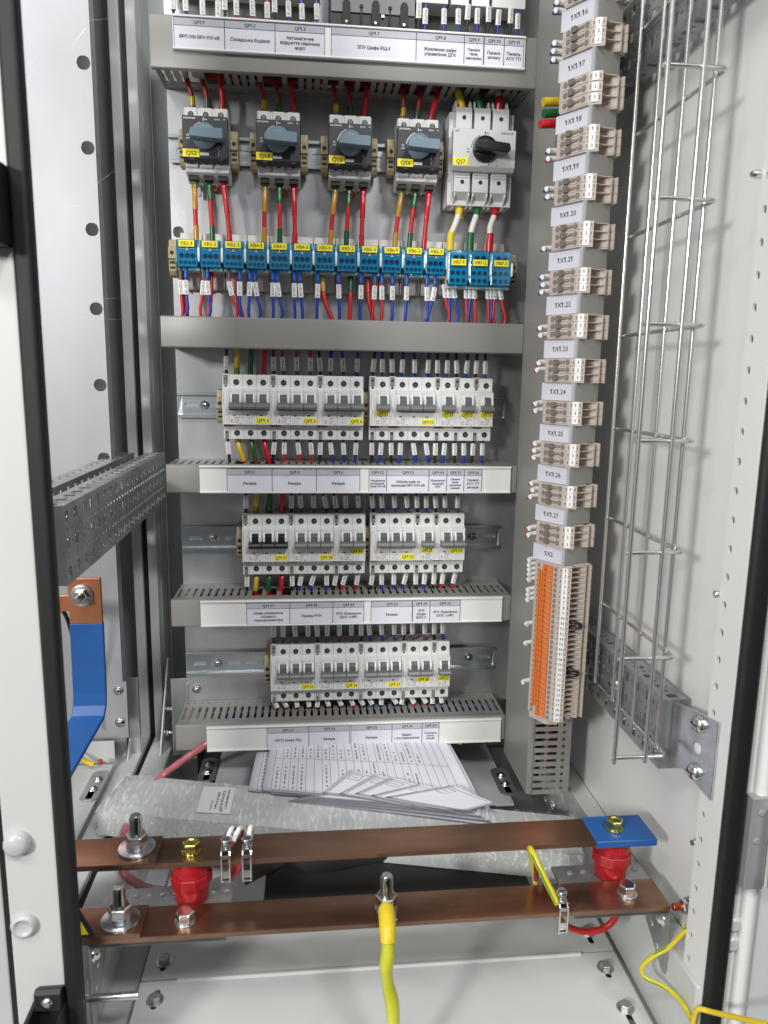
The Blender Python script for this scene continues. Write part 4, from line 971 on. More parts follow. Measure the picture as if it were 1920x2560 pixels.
def wires_for(nm, X, z0, n, col, top_z, bot_z, toff, boff):
    G = 'wires at the breaker terminals'
    num = nm[4:]; MT = .47; MBt, ML = (.42, 13.5) if z0 < -300 else (.48, 16.5)
    for side in ('top', 'bottom'):
        off = toff if side == 'top' else boff
        zin = z0+(64 if side == 'top' else -18); zo = top_z if side == 'top' else bot_z; s = 1 if side == 'top' else -1
        # auxiliary contact wire
        x = X+4.6; j = rnd.uniform(-3.4, 3.4)+off*.6
        path = [(x, -38, zin-s*4), (x, -39.5, zin+s*5), (x+j*.4, -41, (zin+zo)/2), (x+j, -40, zo), (x+j*1.2, -36, zo+s*14)]
        wire(f'black wire with white marker at the auxiliary contact {side} of {nm}', path, 2.0, 'w_black', G, (MT if side == 'top' else MBt, f'{nm}:1{rnd.randint(1,4)}/1X2:{rnd.randint(1,29)}'), ('w_black', 0, .2), ml=ML if side != 'top' else 17.5)
        for k in range(n):
            x = X+9+17.6*k+8.8
            pl = f'{ORD[k]} pole' if n > 1 else 'single pole'
            if col == 'thick':
                cn = ('yellow', 'green', 'red')[k]; base = ('s_yellow', 's_green', 's_red')[k]; end = ('s_olive', 's_green', 's_red')[k]
                j = (3, 3, 3)[k] if side == 'top' else (8, 6, 6)[k]
                if side == 'bottom' and nm == 'QF1.17': j = -2
                path = [(x, -34, zin-s*5), (x, -38, zin+s*6), (x+j*.35, -41, (zin+zo)/2), (x+j, -40, zo), (x+j*1.4, -34, zo+s*16)]
                sh = [(base, .12, .82, .45), (end, .04, .34, 1.1)] if side == 'top' else [(base, .12, .72, .45), (end, .04, .3, 1.0)]
                wire(f'thick {cn} sleeved wire at the {side} of the {pl} of {nm}', path, 3.0, 'w_red', G, None, None, sh)
            else:
                j = rnd.uniform(-3.4, 3.4)+off
                path = [(x, -36, zin-s*4), (x, -38, zin+s*5), (x+j*.4, -40, (zin+zo)/2), (x+j, -39, zo), (x+j*1.2, -34, zo+s*14)]
                fe = ('ferrule_grey', 0, .3) if col == 'red' else ('ferrule_blue', 0, .2)
                wire(f'{col} wire with white marker at the {side} of the {pl} of {nm}', path, 2.15, CW[col], G, (MT if side == 'top' else MBt, f'{nm}:{2*k+(1 if side=="top" else 2)}/{"XB%d-%d:%d" % (rnd.choice((2,4,7)), k+1, rnd.randint(1,8)) if side=="top" else "1X1.%s:%d" % (num, k+1)}'), fe, ml=ML if side != 'top' else 17.5)
TZ = {'first': 101, 'second': -83, 'third': -264}; BZ = {'first': -51, 'second': -232, 'third': -411}
for rn, z0, _, lst in ROWS:
    for nm, X, n, rt, col in lst: wires_for(nm, X, z0, n, col, TZ[rn], BZ[rn], {'first': 0, 'second': -4, 'third': -3}[rn], {'first': 1, 'second': -3, 'third': 2}[rn])
# spare markers / bare ends of the top (cut off) row: wires running down behind the top label holder
topw = [(-48.4, 'black', 504), (-33.6, 'blue', 503), (-13.6, 'blue', 500), (4.9, 'blue', 499), (12.8, 'black', 507), (26.6, 'red', 502), (45.9, 'red', 502), (63.6, 'red', 501), (72.5, 'black', 508), (89.3, 'blue', 504), (105.6, 'blue', 502), (123.7, 'blue', 503),
        (249.7, 'black', 512), (258, 'blue', 506), (281.6, 'blue', 507), (299.5, 'blue', 508), (311.4, 'black', 514), (323.7, 'blue', 510), (337.9, 'black', 513), (350.8, 'blue', 510), (366.2, 'black', 513), (375.6, 'blue', 507)]
for i, (x, c, z) in enumerate(topw):
    j = rnd.uniform(-2.5, 2.5)
    nearest = min([(16-29, 'QF1.1'), (45, 'QF1.2'), (103, 'QF1.3'), (253, 'QF1.8'), (312, 'QF1.9'), (337, 'QF1.10'), (366, 'QF1.11')], key=lambda q: abs(q[0]-x))[1]
    side_i = sum(1 for q in topw[:i] if q[1] == c)
    cnt = sum(1 for q in topw if q[1] == c)
    wire(f'{c} marked wire above the top duct, {ORD[side_i] if side_i < 10 else "eleventh" if side_i == 10 else "last"} {c} one from left', [(x+j, -40, 545), (x+j*.5, -44, 522), (x, -45, z), (x-j*.3, -44, 484), (x-j, -40, 462)], 1.8, CW[c], 'marked wires above the top duct', (.5, f'{nearest}:{1+i%6}/1X{nearest[2:]}:{1+i%3}'))
# breakers of the cut-off top row: only their undersides show
for i, (x0, x1) in enumerate(((-53, -2), (8, 66), (68, 128), (246, 286), (290, 312), (316, 338), (342, 384))):
    mb = MB('breaker'); mb.prism([(-8, 524), (-47, 521), (-47, 541), (-56, 542), (-56, 600), (-8, 600)], 'x', x0, x1); nme = ('QF1.1', 'QF1.2', 'QF1.3', 'QF1.8', 'QF1.9', 'QF1.10', 'QF1.11')[i]
    single('circuit_breaker', mb, f'underside of the breaker above label card {nme}, cut by the picture top', 'circuit breaker', .5, 'breakers cut off by the top of the picture')
t = TM('moulded_case_breaker', 'big black moulded case breaker behind the top label holder, above card QF1.7', 'circuit breaker', (193, -20, 470))
mb = MB('plastic_black'); mb.box(139, 247, -42, -8, 462, 620); t.part('case', mb, 1.5)
mb = MB('terminal_grey'); mb.box(141, 245, -44, -42.1, 506, 620)
t.part('front_plate', mb, .6)
mb = MB('hole')
for c in (160, 196, 231.5): mb.prism([(c-4.8, 485), (c+4.8, 485), (c+4.8, 516), (c+2.5, 520.5), (c-2.5, 520.5), (c-4.8, 516)], 'y', -45, -42.4)
for c in (178.5, 214): mb.cyl((c, -44, 513), (0, -1, 0), 2.6, .6, 14); mb.box(c-1, c+1, -44.6, -44, 494, 512)
t.part('terminal_slots', mb)
mb = MB('steel_bright')
for c in (160, 196, 231.5): mb.lathe((c, -45.2, 494.5), (0, -1, 0), [(3, 0), (3, 1.4), (1.4, 2.2)], 14)
mb.box(203.5, 207, -45, -44, 502, 505); t.part('terminal_screws', mb)
# ------------------------------------------------ thick wires duct -> switch -> distribution block
colr = [('yellow', 's_yellow', 's_olive', 's_orange'), ('green', 's_green', 's_green', 's_green'), ('red', 's_red', 's_red', 's_red')]
land = {'QS2': (-30, -9.5, 12), 'QS4': (56, 76, 95.5), 'QS5': (141.5, 162, 182), 'QS6': (226, 245.3, 264.7)}
tj = {'QS2': (-6, -5, -1), 'QS4': (-6, -4, -3), 'QS5': (-3, -2, 3), 'QS6': (0, 4, 9)}
G2 = 'sleeved wires of the rotary switches'
for q, X in QSX.items():
    for k in range(3):
        cn, a, b, c = colr[k]; x = X+8.8+18.2*k; j = tj[q][k]
        p = [(x, -33, 378), (x+.3, -35, 392), (x+1+j*.2, -36, 404), (x+j, -36, 424), (x+j*1.2, -30, 440)]
        wire(f'{cn} sleeved wire into the top {ORD[k]} terminal of {q}', p, 3.1, 'w_darkred' if k < 2 else 'w_red', G2, None, None, [(a, .05, (.48, .44, .62)[k], .5), (b, .02, .27, .95)])
        x2 = land[q][k]
        p = [(x, -30, 312), (x, -33, 298), (x+(x2-x)*.35, -36, 282), (x+(x2-x)*.75, -36, 258), (x2, -36, 236), (x2, -36, 222)]
        wire(f'{cn} sleeved wire from the bottom {ORD[k]} terminal of {q} to its blue block', p, 3.0, 'w_red', G2, None, None,
             [(c if k != 0 else 's_orange', .12, (.50, .40, .52)[k], .5), (c, (.66, .66, .7)[k], 1, .5), (b, .05, .22, 1.1)])
for k, (cn, m, tx, bx) in enumerate((('yellow', 'w_yellow', 305, 299), ('green', 'w_green', 329, 325.5), ('red', 's_red', 357.4, 351.6))):
    x = 299.6+24*k+10.7
    wire(f'thick {cn} sleeved white wire into the top of switch QS7', [(x, -36, 396), (x-1, -37, 408), (tx, -38, 420), (tx-4, -36, 436)], 4.1, 'w_white', G2, None, None, [(m, 0, (1, .72, .7)[k], .6)])
    wire(f'thick {cn} and white wire from switch QS7 down to its blue block', [(x, -28, 300), (x+.5, -32, 286), (x-1, -36, 276), (x-6, -39, 262), (bx+.5, -40, 250), (bx, -40, 238), (bx, -40, 224)], 4.1, 'w_white', G2, None, None,
         [(m, .04, .34, .6), (m, .02, .2, 1.2), (m, .62, 1, .6), (m, .78, 1, 1.2)])
# ------------------------------------------------ thin wires below the blue blocks
xw = [(-50.5, 'red', 1, -50), (-44, 'blue', 0, -50), (-21.9, 'red', 1, -25), (-16.8, 'blue', 0, -20), (11.2, 'red', 1, 18), (24.1, 'blue', 0, 26), (37.1, 'blue', 0, 36), (43.9, 'blue', 0, 47), (66.5, 'blue', 0, 66), (72.8, 'blue', 0, 76),
      (94.2, 'blue', 0, 95), (102, 'blue', 0, 105), (124.7, 'blue', 0, 124), (152.1, 'blue', 0, 153), (181.5, 'blue', 0, 181), (199.5, 'red', 0, 197), (209, 'red', 0, 208), (223.1, 'blue', 0, 222), (242, 'blue', 0, 240), (269.1, 'blue', 0, 264), (279.3, 'blue', 0, 273),
      (293, 'red', 0, 297), (299.1, 'blue', 0, 300), (305.5, 'blue', 0, 309), (322.4, 'red', 0, 325), (327.9, 'blue', 0, 327), (333.4, 'red', 0, 336), (352, 'red', 0, 353), (356.9, 'blue', 0, 356), (361.7, 'red', 0, 365), (368.6, 'red', 0, 375)]
def blockof(x):
    for i, n_ in enumerate(XB):
        if x < -54.4+29.03*(i+1) and x < 292: return n_
    return 'XB7-1' if x < 316 else 'XB7-2' if x < 345 else 'XB7-3'
seen = {}
for x, c, gf, xe in xw:
    b = blockof(x); seen[(b, c)] = seen.get((b, c), 0)+1
    tot = sum(1 for q in xw if blockof(q[0]) == b and q[1] == c)
    bend = rnd.choice((-4, 4, -3, 5)) if abs(xe-x) > 3 else rnd.uniform(-1.5, 1.5)
    zt = 186 if b.startswith('XB7') else 199
    p = [(x+(0 if abs(xe-x) < 3 else -.1*(xe-x)), -40, zt), (x, -41, 181), (x+bend*.5+(xe-x)*.3, -42, 160), (x+bend+(xe-x)*.6, -42, 146), (xe, -40, 132), (xe, -36, 118)]
    od = f'{ORD[seen[(b, c)]-1]} ' if tot > 1 else 'only '
    wire(f'{od}{c} wire with white marker leaving the bottom of block {b}', p, 2.1, CW[c], 'marked wires below the blue blocks', (.24 if b.startswith('XB7') else .28, f'{b}.{rnd.randint(1,8)}/QF1.{rnd.randint(4,26)}:{rnd.choice((1,3,5))}'), ('ferrule_grey' if gf else 'ferrule_blue', 0, .14))
for x, l, c, dx in ((-13, 'thick red wire behind the markers of block XB2-2', None, -5), (19.5, 'thick dark red wire behind the markers of block XB2-3', None, 8), (131.5, 'thick red wire with orange collar from block XB5-1', 's_orange', 14), (168, 'thick red wire with green collar from block XB5-2', 's_green', -1), (191, 'thick red wire leaving block XB5-3', 's_red', 9), (-47, 'thick red wire behind the markers of block XB2-1', None, 3)):
    p = [(x, -30, 200), (x, -34, 180), (x+dx*.25, -37, 160), (x+dx, -37, 135), (x+dx*1.3, -34, 118)]
    wire(l, p, 3.0, 'w_red' if x != 19.5 else 'w_darkred', 'thick wires below the blue blocks', None, None, [(c, 0, .32, .7)] if c else [])
# ================================================================== TERMINAL STRIP AT THE RIGHT
P0, P1, P2 = Vector((376, -231, 0)), Vector((394, -262.7, 0)), Vector((407, -268, 0))
PROF = [(376, -231), (394, -262.7), (407, -268), (407.6, -259), (409.5, -252), (415, -249), (421, -251.5), (422, -255.6), (426, -256.3), (426.6, -257.6), (428.4, -257.0), (430, -251), (431.6, -251.4), (433.5, -256.2), (435.3, -255.4), (435.6, -246), (430, -236), (392, -216)]
def face_mat(A, B, z):
    d = (B-A).normalized(); n = Vector((d.y, -d.x, 0))       # outward, towards the viewer
    return Matrix(((d.x, 0, -n.x, A.x), (d.y, 0, -n.y, A.y), (0, 1, 0, z), (0, 0, 0, 1)))   # local: x along, y up, z = INTO the face
def terminal(label, zc, pitch, num, lever, group, cat='terminal block'):
    """local frame: shared mesh, origin at the left rear corner"""
    t = TM('terminal_block', label, cat, (405, -235, zc), group)
    h = pitch/2-.12
    mb = MB('beige'); mb.prism(PROF, 'z', zc-h, zc+h); e = zc+h
    mb.prism([(406, -266), (408.5, -263.5), (413, -259.8), (419, -258.6), (426.6, -258.2), (427.5, -240), (405, -235)], 'z', e-.9, e)
    t.part('housing', mb, .25, seg=1)
    mb = MB('beige_dark'); mb.M = face_mat(P0, P1, zc); L_ = 36.4; r = min(2.9, pitch*.36)
    if lever:
        fr = (.16, .86)
    else: fr = (.17, .84)
    for f in fr: mb.mat('beige_dark').cyl((L_*f, 0, .1), (0, 0, -1), r, .35, 16); mb.mat('terminal_grey').cyl((L_*f, 0, -.26), (0, 0, -1), r*.72, .12, 12)
    if not lever:
        mb.mat('beige_dark').box(L_*.27, L_*.36, -1, 1, -.25, .1).box(L_*.345, L_*.50, -r*.95, r*1.0, -3.6, .1); mb.box(L_*.50, L_*.56, -r*.55, r*.55, -2, .1); mb.box(L_*.56, L_*.74, -1.5, 1.5, -.3, .1)
        mb.mat('beige').box(L_*.56, L_*.70, -.3, .3, -1.0, .1)
    t.part('screw_openings', mb)
    mb = MB('beige_dark'); mb.M = face_mat(P1, P2, zc)
    for a in (1.2, 11): mb.box(a, a+1.3, -pitch*.24, pitch*.2, -.15, .1)
    t.part('marker_slots', mb)
    if lever:
        mb = MB('orange'); mb.M = face_mat(P0, P1, zc)
        mb.box(L_*.40, L_*.50, -h+.2, h-.2, -3.2, .2); mb.box(L_*.52, L_*.76, -h+.9, h-.4, -2.2, .2); mb.mat('beige_dark').box(L_*.44, L_*.455, -h+1, h-1.2, -3.35, -3.1); mb.mat('tag_white').box(L_*.54, L_*.74, -h+.3, -h+.7, -1.8, .2)
        t.part('disconnect_lever', mb)
    mb = MB('tag_white'); mb.M = face_mat(P1, P2, zc)
    mh = h if pitch < 9 else 4.1
    mb.box(3.6, 10, -mh, mh, -.9, .2); mb.mat('ink').text(num, 4.6, (6.8, -.1, -.98), (1, 0, 0), (0, 1, 0), bold=True, fit=5.6); t.part('number_marker', mb)
GR = {'1X1.15': 453.5, '1X1.16': 406.4, '1X1.17': 355.4, '1X1.18': 308, '1X1.19': 261.2, '1X1.20': 215, '1X1.21': 168.7, '1X1.22': 121.7, '1X1.23': 75.1, '1X1.24': 29.2, '1X1.25': -16.6, '1X1.26': -63, '1X1.27': -108.8}
names = list(GR); half = {}
for nme, zc in GR.items():
    p = 10 if nme == '1X1.17' else 8.1; half[nme] = p*1.5
    for k in range(3):
        terminal(f'{ORD[k]} beige terminal from the top in the group {"just under label "+nme if nme != "1X1.15" else "cut by the picture top"}', zc+(1-k)*p, p, str(k+1), False, 'beige three pole terminal groups')
    mb = MB('beige'); mb.prism([(P0.x-1.2, P0.y-.3), (P0.x+1.2, P0.y+.4), (P0.x+17, P0.y+16), (P0.x+15, P0.y+17)], 'z', zc-p*1.5, zc+p*1.5)
    mb.prism([(x, y) for x, y in PROF], 'z', zc-p*1.5-1.6, zc-p*1.5-.05)
    single('end_plate', mb, f'thin beige end plate closing the terminal group under label {nme}' if nme != '1X1.15' else 'thin beige end plate of the terminal group cut by the picture top', 'end plate', .2, 'terminal end plates')
for k in range(30):
    terminal(f'terminal number {k+1} of the long orange levered strip under label 1X2', -147.5-6.193*k, 6.193, str(k+1), True, 'orange levered terminals')
mb = MB('orange')
for a, b in ((-152, -206), (-207, -263), (-264, -318)):
    mb.M = face_mat(P0, P1, 0); mb.box(36.4*.25, 36.4*.31, b, a, -4.4, .2).box(36.4*.33, 36.4*.38, b, a, -3.6, .2)
single('lever_cover', mb, 'long orange cover bars beside the levers of strip 1X2', 'cover bar', .3)
mb = MB('beige'); mb.prism([(376, -231), (394, -262.7), (407, -268), (412, -258), (434, -255), (430, -236), (392, -216)], 'z', -144.2, -142.6); mb.prism([(378, -231), (390, -254), (404, -258), (406, -240), (392, -222)], 'z', -338, -330.5)
single('end_plate', mb, 'beige end plates above and below the long terminal strip', 'end plate', .3)
mb = MB('rail_zinc'); mb.box(391, 431, -214, -210, -350, 760)
single('din_rail', mb, 'angled rail hidden behind the beige terminals, end showing at the bottom', 'rail', .5)
for zc, l in ((-212.5, 'upper black jumper loop on the long terminal strip'), (-270.5, 'lower black jumper loop on the long terminal strip')):
    mb = MB('w_black'); mb.tube([(409, -256, zc+3), (414, -262, zc+3.4), (421, -264, zc+1.5), (424, -262, zc-2), (419, -262, zc-4), (410, -256, zc-4)], 1.9, 10)
    single('jumper_wire', mb, l, 'jumper wire', 0, 'black jumper loops')
# paper labels in grey holders between the groups
def xlabel(text, z0, z1, cardonly=None):
    t = TM('label_holder', f'grey label holder reading {text} between terminal groups' if text != '1X2' else 'grey label holder reading 1X2 above the long terminal strip', 'label holder', (404, -245, z0), 'grey label holders of the terminals')
    A, B, C = Vector((374.6, -224.6, 0)), Vector((399, -265, 0)), Vector((431.5, -247.5, 0))
    mb = MB('duct'); mb.prism([(A.x, A.y), (B.x, B.y), (C.x, C.y), (C.x-1, C.y+2), (B.x, B.y+2.2), (A.x+1.6, A.y+1)], 'z', z0-.5, z1+.5); t.part('holder_base', mb, .2)
    mb = MB('paper_x'); mb.M = face_mat(A, B, 0); mb.box(.6, 43, z0, z1, -.5, -.05); mb.mat('ink').text(text, 7.4, (23.5, (z0+z1)/2, -.6), (1, 0, 0), (0, 1, 0), bold=True, fit=24); t.part('label_card', mb)
    mb = MB('lens_clear'); mb.M = face_mat(A, B, 0); mb.box(43.3, 46.6, z0-.4, z1+.4, -1.4, -.05); t.part('clear_edge', mb)
mat('lens_clear', (.42, .44, .45), .15)
for i in range(1, len(names)):
    zt = GR[names[i-1]]-half[names[i-1]]-2.2; zb = GR[names[i]]+half[names[i]]+.6
    xlabel(names[i], zb, zt)
xlabel('1X2', -141.9, GR['1X1.27']-half['1X1.27']-2.2)
# wire ends showing left of the terminals
def stub(x, z, m, r, l, g='wire ends left of the terminals', mk=True):
    t = TM('wire', l, 'wire', (x, -214, z), g)
    mb = MB(m); mb.tube([(388, -206, z+1), (377, -209, z), (x+(5 if r > 3 else 0), -212, z-2)], r, 12); t.part('insulation', mb)
    if mk: mb = MB('sleeve'); mb.tube([(383, -210, z+1.5), (375, -212, z+.8), (x+1.5, -215, z-.3)], r+.9, 12); t.part('marker_sleeve', mb)
stub(358.5, 359, 's_yellow', 4.6, 'thick yellow wire end left of the terminals under label 1X1.17', mk=False)
stub(359.5, 347.5, 's_green', 4.6, 'thick green wire end left of the terminals under label 1X1.17', mk=False)
stub(356, 337, 's_red', 4.6, 'thick red wire end left of the terminals under label 1X1.17', mk=False)
for nme in names:
    if nme == '1X1.17': continue
    for k in range(3):
        if rnd.random() < .8: stub(370.5+rnd.uniform(-2, 1), GR[nme]+(1-k)*8, 'w_blue' if int(nme[4:]) < 23 and rnd.random() < .7 else 'w_red', 1.8, f'marked wire behind the {ORD[k]} terminal of the group under label {nme}' if nme != '1X1.15' else f'marked wire behind the {ORD[k]} terminal of the group cut by the top')
for k in (0, 1, 2, 3, 4, 6, 7, 8, 13, 17, 25): stub(372.5+rnd.uniform(-1.5, 1), -147.5-6.193*k, 'w_black', 1.6, f'white marked wire behind terminal {k+1} of the orange strip')
# ================================================================== WIRE TRAY
t = TM('wire_tray', 'zinc plated wire mesh cable tray standing on the right wall', 'cable tray', (440, -340, -292))
tray = MB('steel_bright')
mat('tray', (.70, .70, .68), .24, .95); 
for y in (-256.3, -307.5, -360, -413.5):
    mb = MB('tray'); mb.tube([(447.6, y, -286), (447.6, y, 200), (447.6, y, 760)], 2.05, 10, sub=1); t.part('long_wire', mb)
for x in (399.5, 430):
    mb = MB('tray'); mb.tube([(x, -427, -293), (x, -427, 200), (x, -427.3, 760)], 2.15, 10, sub=1); t.part('long_wire', mb)
for z in [515, 415, 315, 213.9, 112.2, 12.4, -88.5, -189.5, -288.5]:
    mb = MB('tray'); mb.tube([(451.5, -245, z), (451.5, -330, z), (451.5, -420, z), (451, -424.5, z), (448.5, -427.5, z), (444, -428.3, z), (430, -428.5, z), (397, -428.5, z)], 2.0, 10, sub=3) if False else mb.tube([(451.5, -245, z), (451.5, -419, z), (451.1, -422.5, z), (449, -424.3, z), (445.5, -424.9, z), (397, -424.9, z)], 2.0, 10, sub=0)
    t.part('cross_wire', mb)
for y, z in ((-299, -270), (-205, -291)):
    t = TM('tray_clip', 'zinc clip with screw holding the tray, on the middle of the rail' if y < -250 else 'zinc clip with screw holding the tray, beside the long terminal strip', 'clip', (455, y, z))
    mb = MB('zinc'); mb.prism([(y-14, z-20), (y+8, z-20), (y+14, z+8), (y+6, z+20), (y-14, z+10)], 'x', 453.2, 455.4); t.part('clip_plate', mb, .4)
    mb = MB('steel_bright'); mb.lathe((453.2, y, z), (-1, 0, 0), [(7.4, 0), (7.4, 3), (5.4, 5.4), (2, 6)], 20); mb.mat('hole').box(446.6, 447.3, y-4.4, y+4.4, z-.7, z+.7); t.part('screw', mb)
mb = MB('zinc'); mb.box(431, 456, -186, -183, -285, -262)
single('support_tab', mb, 'small zinc tab between terminal strip and right rail', 'bracket', .4)
mb = MB('zinc'); mb.box(430, 436, -216, -213, -352, -338)
single('support_tab', mb, 'pale rail end showing below the long terminal strip', 'bracket', .4)
# small screws on the right column
for y, z, r, l in ((-452, -363, 4.3, 'small bright stud low on the right column'), (-455, -119, 3.2, 'small bright screw in a hole of the right column')):
    mb = MB('steel_bright'); mb.lathe((470 if z > -300 else 478, y, z), (-1, 0, 0), [(r, 0), (r, 3), (r*.6, 3.2), (r*.6, 8 if z < -300 else 4)], 12); single('screw', mb, l, 'screw')
mb = MB('steel_bright'); mb.lathe((470, -456, 227), (-1, 0, 0), [(3.6, 0), (3.6, 4), (2, 8)], 12); single('screw', mb, 'small bright screw high on the right column', 'screw')
t = TM('earth_stud', 'coppery threaded earth stud with nut and washers low on the right wall', 'stud', (480, -430, -447))
mb = MB('zinc'); mb.lathe((489, -432, -447), (-1, 0, 0), [(8, 0), (8, 1.4), (7.4, 1.5), (7.4, 3), (8, 3.1), (8, 4.6)], 20); t.part('washers', mb)
mb = MB('steel_bright'); mb.lathe((484, -432, -447), (-1, 0, 0), [(7, 0), (7, 5), (6, 6)], 6, False); t.part('nut', mb, .3)
mb = MB('red_copper'); mb.lathe((478, -432, -447), (-1, 0, 0), [(3.6, 0)]+[(3.9 if k % 2 else 3.3, 1+k) for k in range(8)]+[(2.8, 9)], 14); t.part('stud', mb)
mb = MB('w_yellow'); mb.box(480.5, 488, -447, -436, -476, -462); t.part('lug', mb, .8)
# ================================================================== COPPER BARS
t = TM('copper_bar', 'upper copper bar with blue sleeved right end, on red insulators', 'busbar', (190, -378, -400))
mb = MB('copper_dull'); mb.box(-89, 463, -399, -358, -400, -395); t.part('bar', mb, .5)
mb = MB('blue_sleeve'); mb.box(400.5, 464.5, -400.8, -356.5, -401.4, -393.8); t.part('blue_end_sleeve', mb, 1.3, seg=3)
mb = MB('copper_dull'); mb.box(-240, -33, -405, -362, -394.8, -389.6)
single('copper_strap', mb, 'copper strap end lying on the left end of the upper bar', 'busbar', .5)
t = TM('copper_bar', 'lower copper bar on steel brackets, nearest the viewer', 'busbar', (185, -417, -446))
mb = MB('copper_dull'); mb.box(-95, 464, -437.5, -397, -446, -441); t.part('bar', mb, .5)
mb = MB('copper_dull'); mb.box(-240, -41, -439, -401, -440.8, -435.8)
single('copper_strap', mb, 'copper strap end lying on the left end of the lower bar', 'busbar', .5)
def bigstud(x, y, z, label, washer=17.5, up=34, wash=True):
    t = TM('stud_bolt', label, 'bolt', (x, y, z), 'big stud bolts on the copper bars')
    if wash: mb = MB('zinc'); mb.lathe((x, y, z), (0, 0, 1), [(washer, 0), (washer, 2.2), (6, 2.4)], 36); t.part('washer', mb, .3)
    mb = MB('zinc'); mb.lathe((x, y, z+2.2), (0, 0, 1), [(9.4, 0), (9.8, .8), (9.8, 1.8), (8.2, 2.2), (9.8, 2.8), (9.8, 3.8), (9.4, 4.4)], 28); t.part('spring_washer', mb)
    mb = MB('steel_bright'); mb.lathe((x, y, z+6.4), (0, 0, 1), [(9.2, 0), (10.6, 1), (10.6, 9), (9.2, 10)], 6, False); t.part('nut', mb, .35)
    mb = MB('steel_bright'); pr = [(5.6, 0)]
    for k in range(int((up-16)/1.75)): pr += [(6.1, .2+k*1.75), (4.6, 1.07+k*1.75)]
    pr += [(5.4, up-16), (4.6, up-15)]; mb.lathe((x, y, z+16.4), (0, 0, 1), pr, 20); t.part('thread', mb)
bigstud(-54.5, -381, -389.4, 'tall stud with nut and wide washer on the upper left strap')
bigstud(-62.5, -421, -435.6, 'tall stud with nut and wide washer on the lower left strap')
bigstud(185.5, -420, -441, 'tall stud with nut holding the yellow cable on the lower bar', 11, 36)
def headbolt(x, y, z, label, m, cap=False):
    t = TM('hex_bolt', label, 'bolt', (x, y, z), 'hex bolts on the copper bars')
    mb = MB('zinc' if m != 'gold_zinc' else m); mb.lathe((x, y, z), (0, 0, 1), [(10 if not cap else 9, 0), (10 if not cap else 9, 1.6), (8.4, 1.7), (8.4, 3.2)], 28); t.part('washer', mb, .2)
    mb = MB(m); mb.lathe((x, y, z+3.2), (0, 0, 1), [(8.6, 0), (8.8, .5), (8.8, 6.6), (7.4, 8)]+([(5, 8), (3.6, 6.6)] if cap else []), 6, False, ); t.part('bolt_head', mb, .4)
headbolt(-3, -382, -395, 'yellow zinc hex bolt on the upper bar, above the left insulator', 'gold_zinc', True)
headbolt(427, -380, -393.6, 'yellow zinc hex bolt on the blue sleeve, above the right insulator', 'gold_zinc', True)
headbolt(-3.7, -420, -441, 'plain steel hex bolt on the lower bar, left part', 'steel_bright')
headbolt(428, -417, -441, 'plain steel hex bolt on the lower bar, right end', 'steel_bright')
for x, l in ((426, 'red insulator under the blue sleeved end of the upper bar'), (-4, 'red insulator under the left part of the upper bar')):
    t = TM('insulator', l, 'insulator', (x, -380, -446.5), 'red standoff insulators')
    mb = MB('insulator'); mb.lathe((x, -380, -446.3), (0, 0, 1), [(14.5, 0), (16, 1.2), (17.4, 14), (17.8, 18)], 36); mb.lathe((x, -380, -428.3), (0, 0, 1), [(19, 0), (20.4, .8), (20.6, 11.5), (19.4, 12.5)], 10, False); mb.lathe((x, -380, -415.8), (0, 0, 1), [(18.6, 0), (18.2, 4), (16.4, 13), (15.6, 14.6)], 36)
    t.part('body', mb, .5)
# supporting angle brackets
t = TM('angle_bracket', 'punched steel angle bracket under the right ends of the bars', 'bracket', (420, -400, -510))
mb = MB('old_steel'); cl = [(368, 378, -438, -363, None, 0, 0)]
for k in range(6): 
    u = 378+14*k; cl += [(u, u+14, -383, -367, 'o', 3.7, 3.7), (u, u+14, -438, -383, None, 0, 0), (u, u+14, -367, -363, None, 0, 0)]
cl += [(462, 465, -438, -363, None, 0, 0)]
mb.cells(cl, lambda u, v, w: (u, v, -446.4-w), 2.4); t.part('shelf', mb)
mb = MB('old_steel'); mb.prism([(-438, -446.6), (-363, -446.6), (-363, -470), (-433, -517), (-438, -517)], 'x', 463, 465.4); lg = t.part('leg', mb, .4)
mb = MB('steel_bright'); mb.lathe((463, -424, -465), (-1, 0, 0), [(8, 0), (8, 1.5), (5.6, 1.7), (5, 4), (2, 5)], 20)
for y, z in ((-376, -455), (-392, -470), (-407, -485), (-421, -500)): mb.mat('tag_white').cyl((462.9, y, z), (-1, 0, 0), 2.6, .2, 12); mb.mat('old_steel').cyl((462.7, y+.5, z), (-1, 0, 0), 1.6, .2, 10)
t.part('screws', mb, parent=lg)
t = TM('angle_bracket', 'punched steel angle bracket under the left ends of the bars', 'bracket', (-20, -400, -510))
mb = MB('old_steel'); cl = [(-89, -77, -438, -363, None, 0, 0)]
for k in range(9):
    u = -77+12.5*k; cl += [(u, u+12.5, -381.5, -368, 'o', 3.6, 3.2), (u, u+12.5, -438, -381.5, None, 0, 0), (u, u+12.5, -368, -363, None, 0, 0)]
mb.cells(cl, lambda u, v, w: (u, v, -446.4-w), 2.4); t.part('shelf', mb)
mb = MB('old_steel'); mb.prism([(-438, -446.6), (-363, -446.6), (-363, -470), (-430, -535), (-438, -535)], 'x', -89, -86.6); lg = t.part('leg', mb, .4)
mb = MB('steel_bright'); mb.lathe((-86.6, -424, -466), (1, 0, 0), [(7.6, 0), (7.6, 1.5), (5.6, 1.7), (5, 4.5), (2, 5.6)], 20)
for y, z in ((-408, -470), (-416, -486), (-424, -503)): mb.mat('tag_white').cyl((-86.5, y, z), (1, 0, 0), 2.0, .2, 12)
t.part('screws', mb, parent=lg)
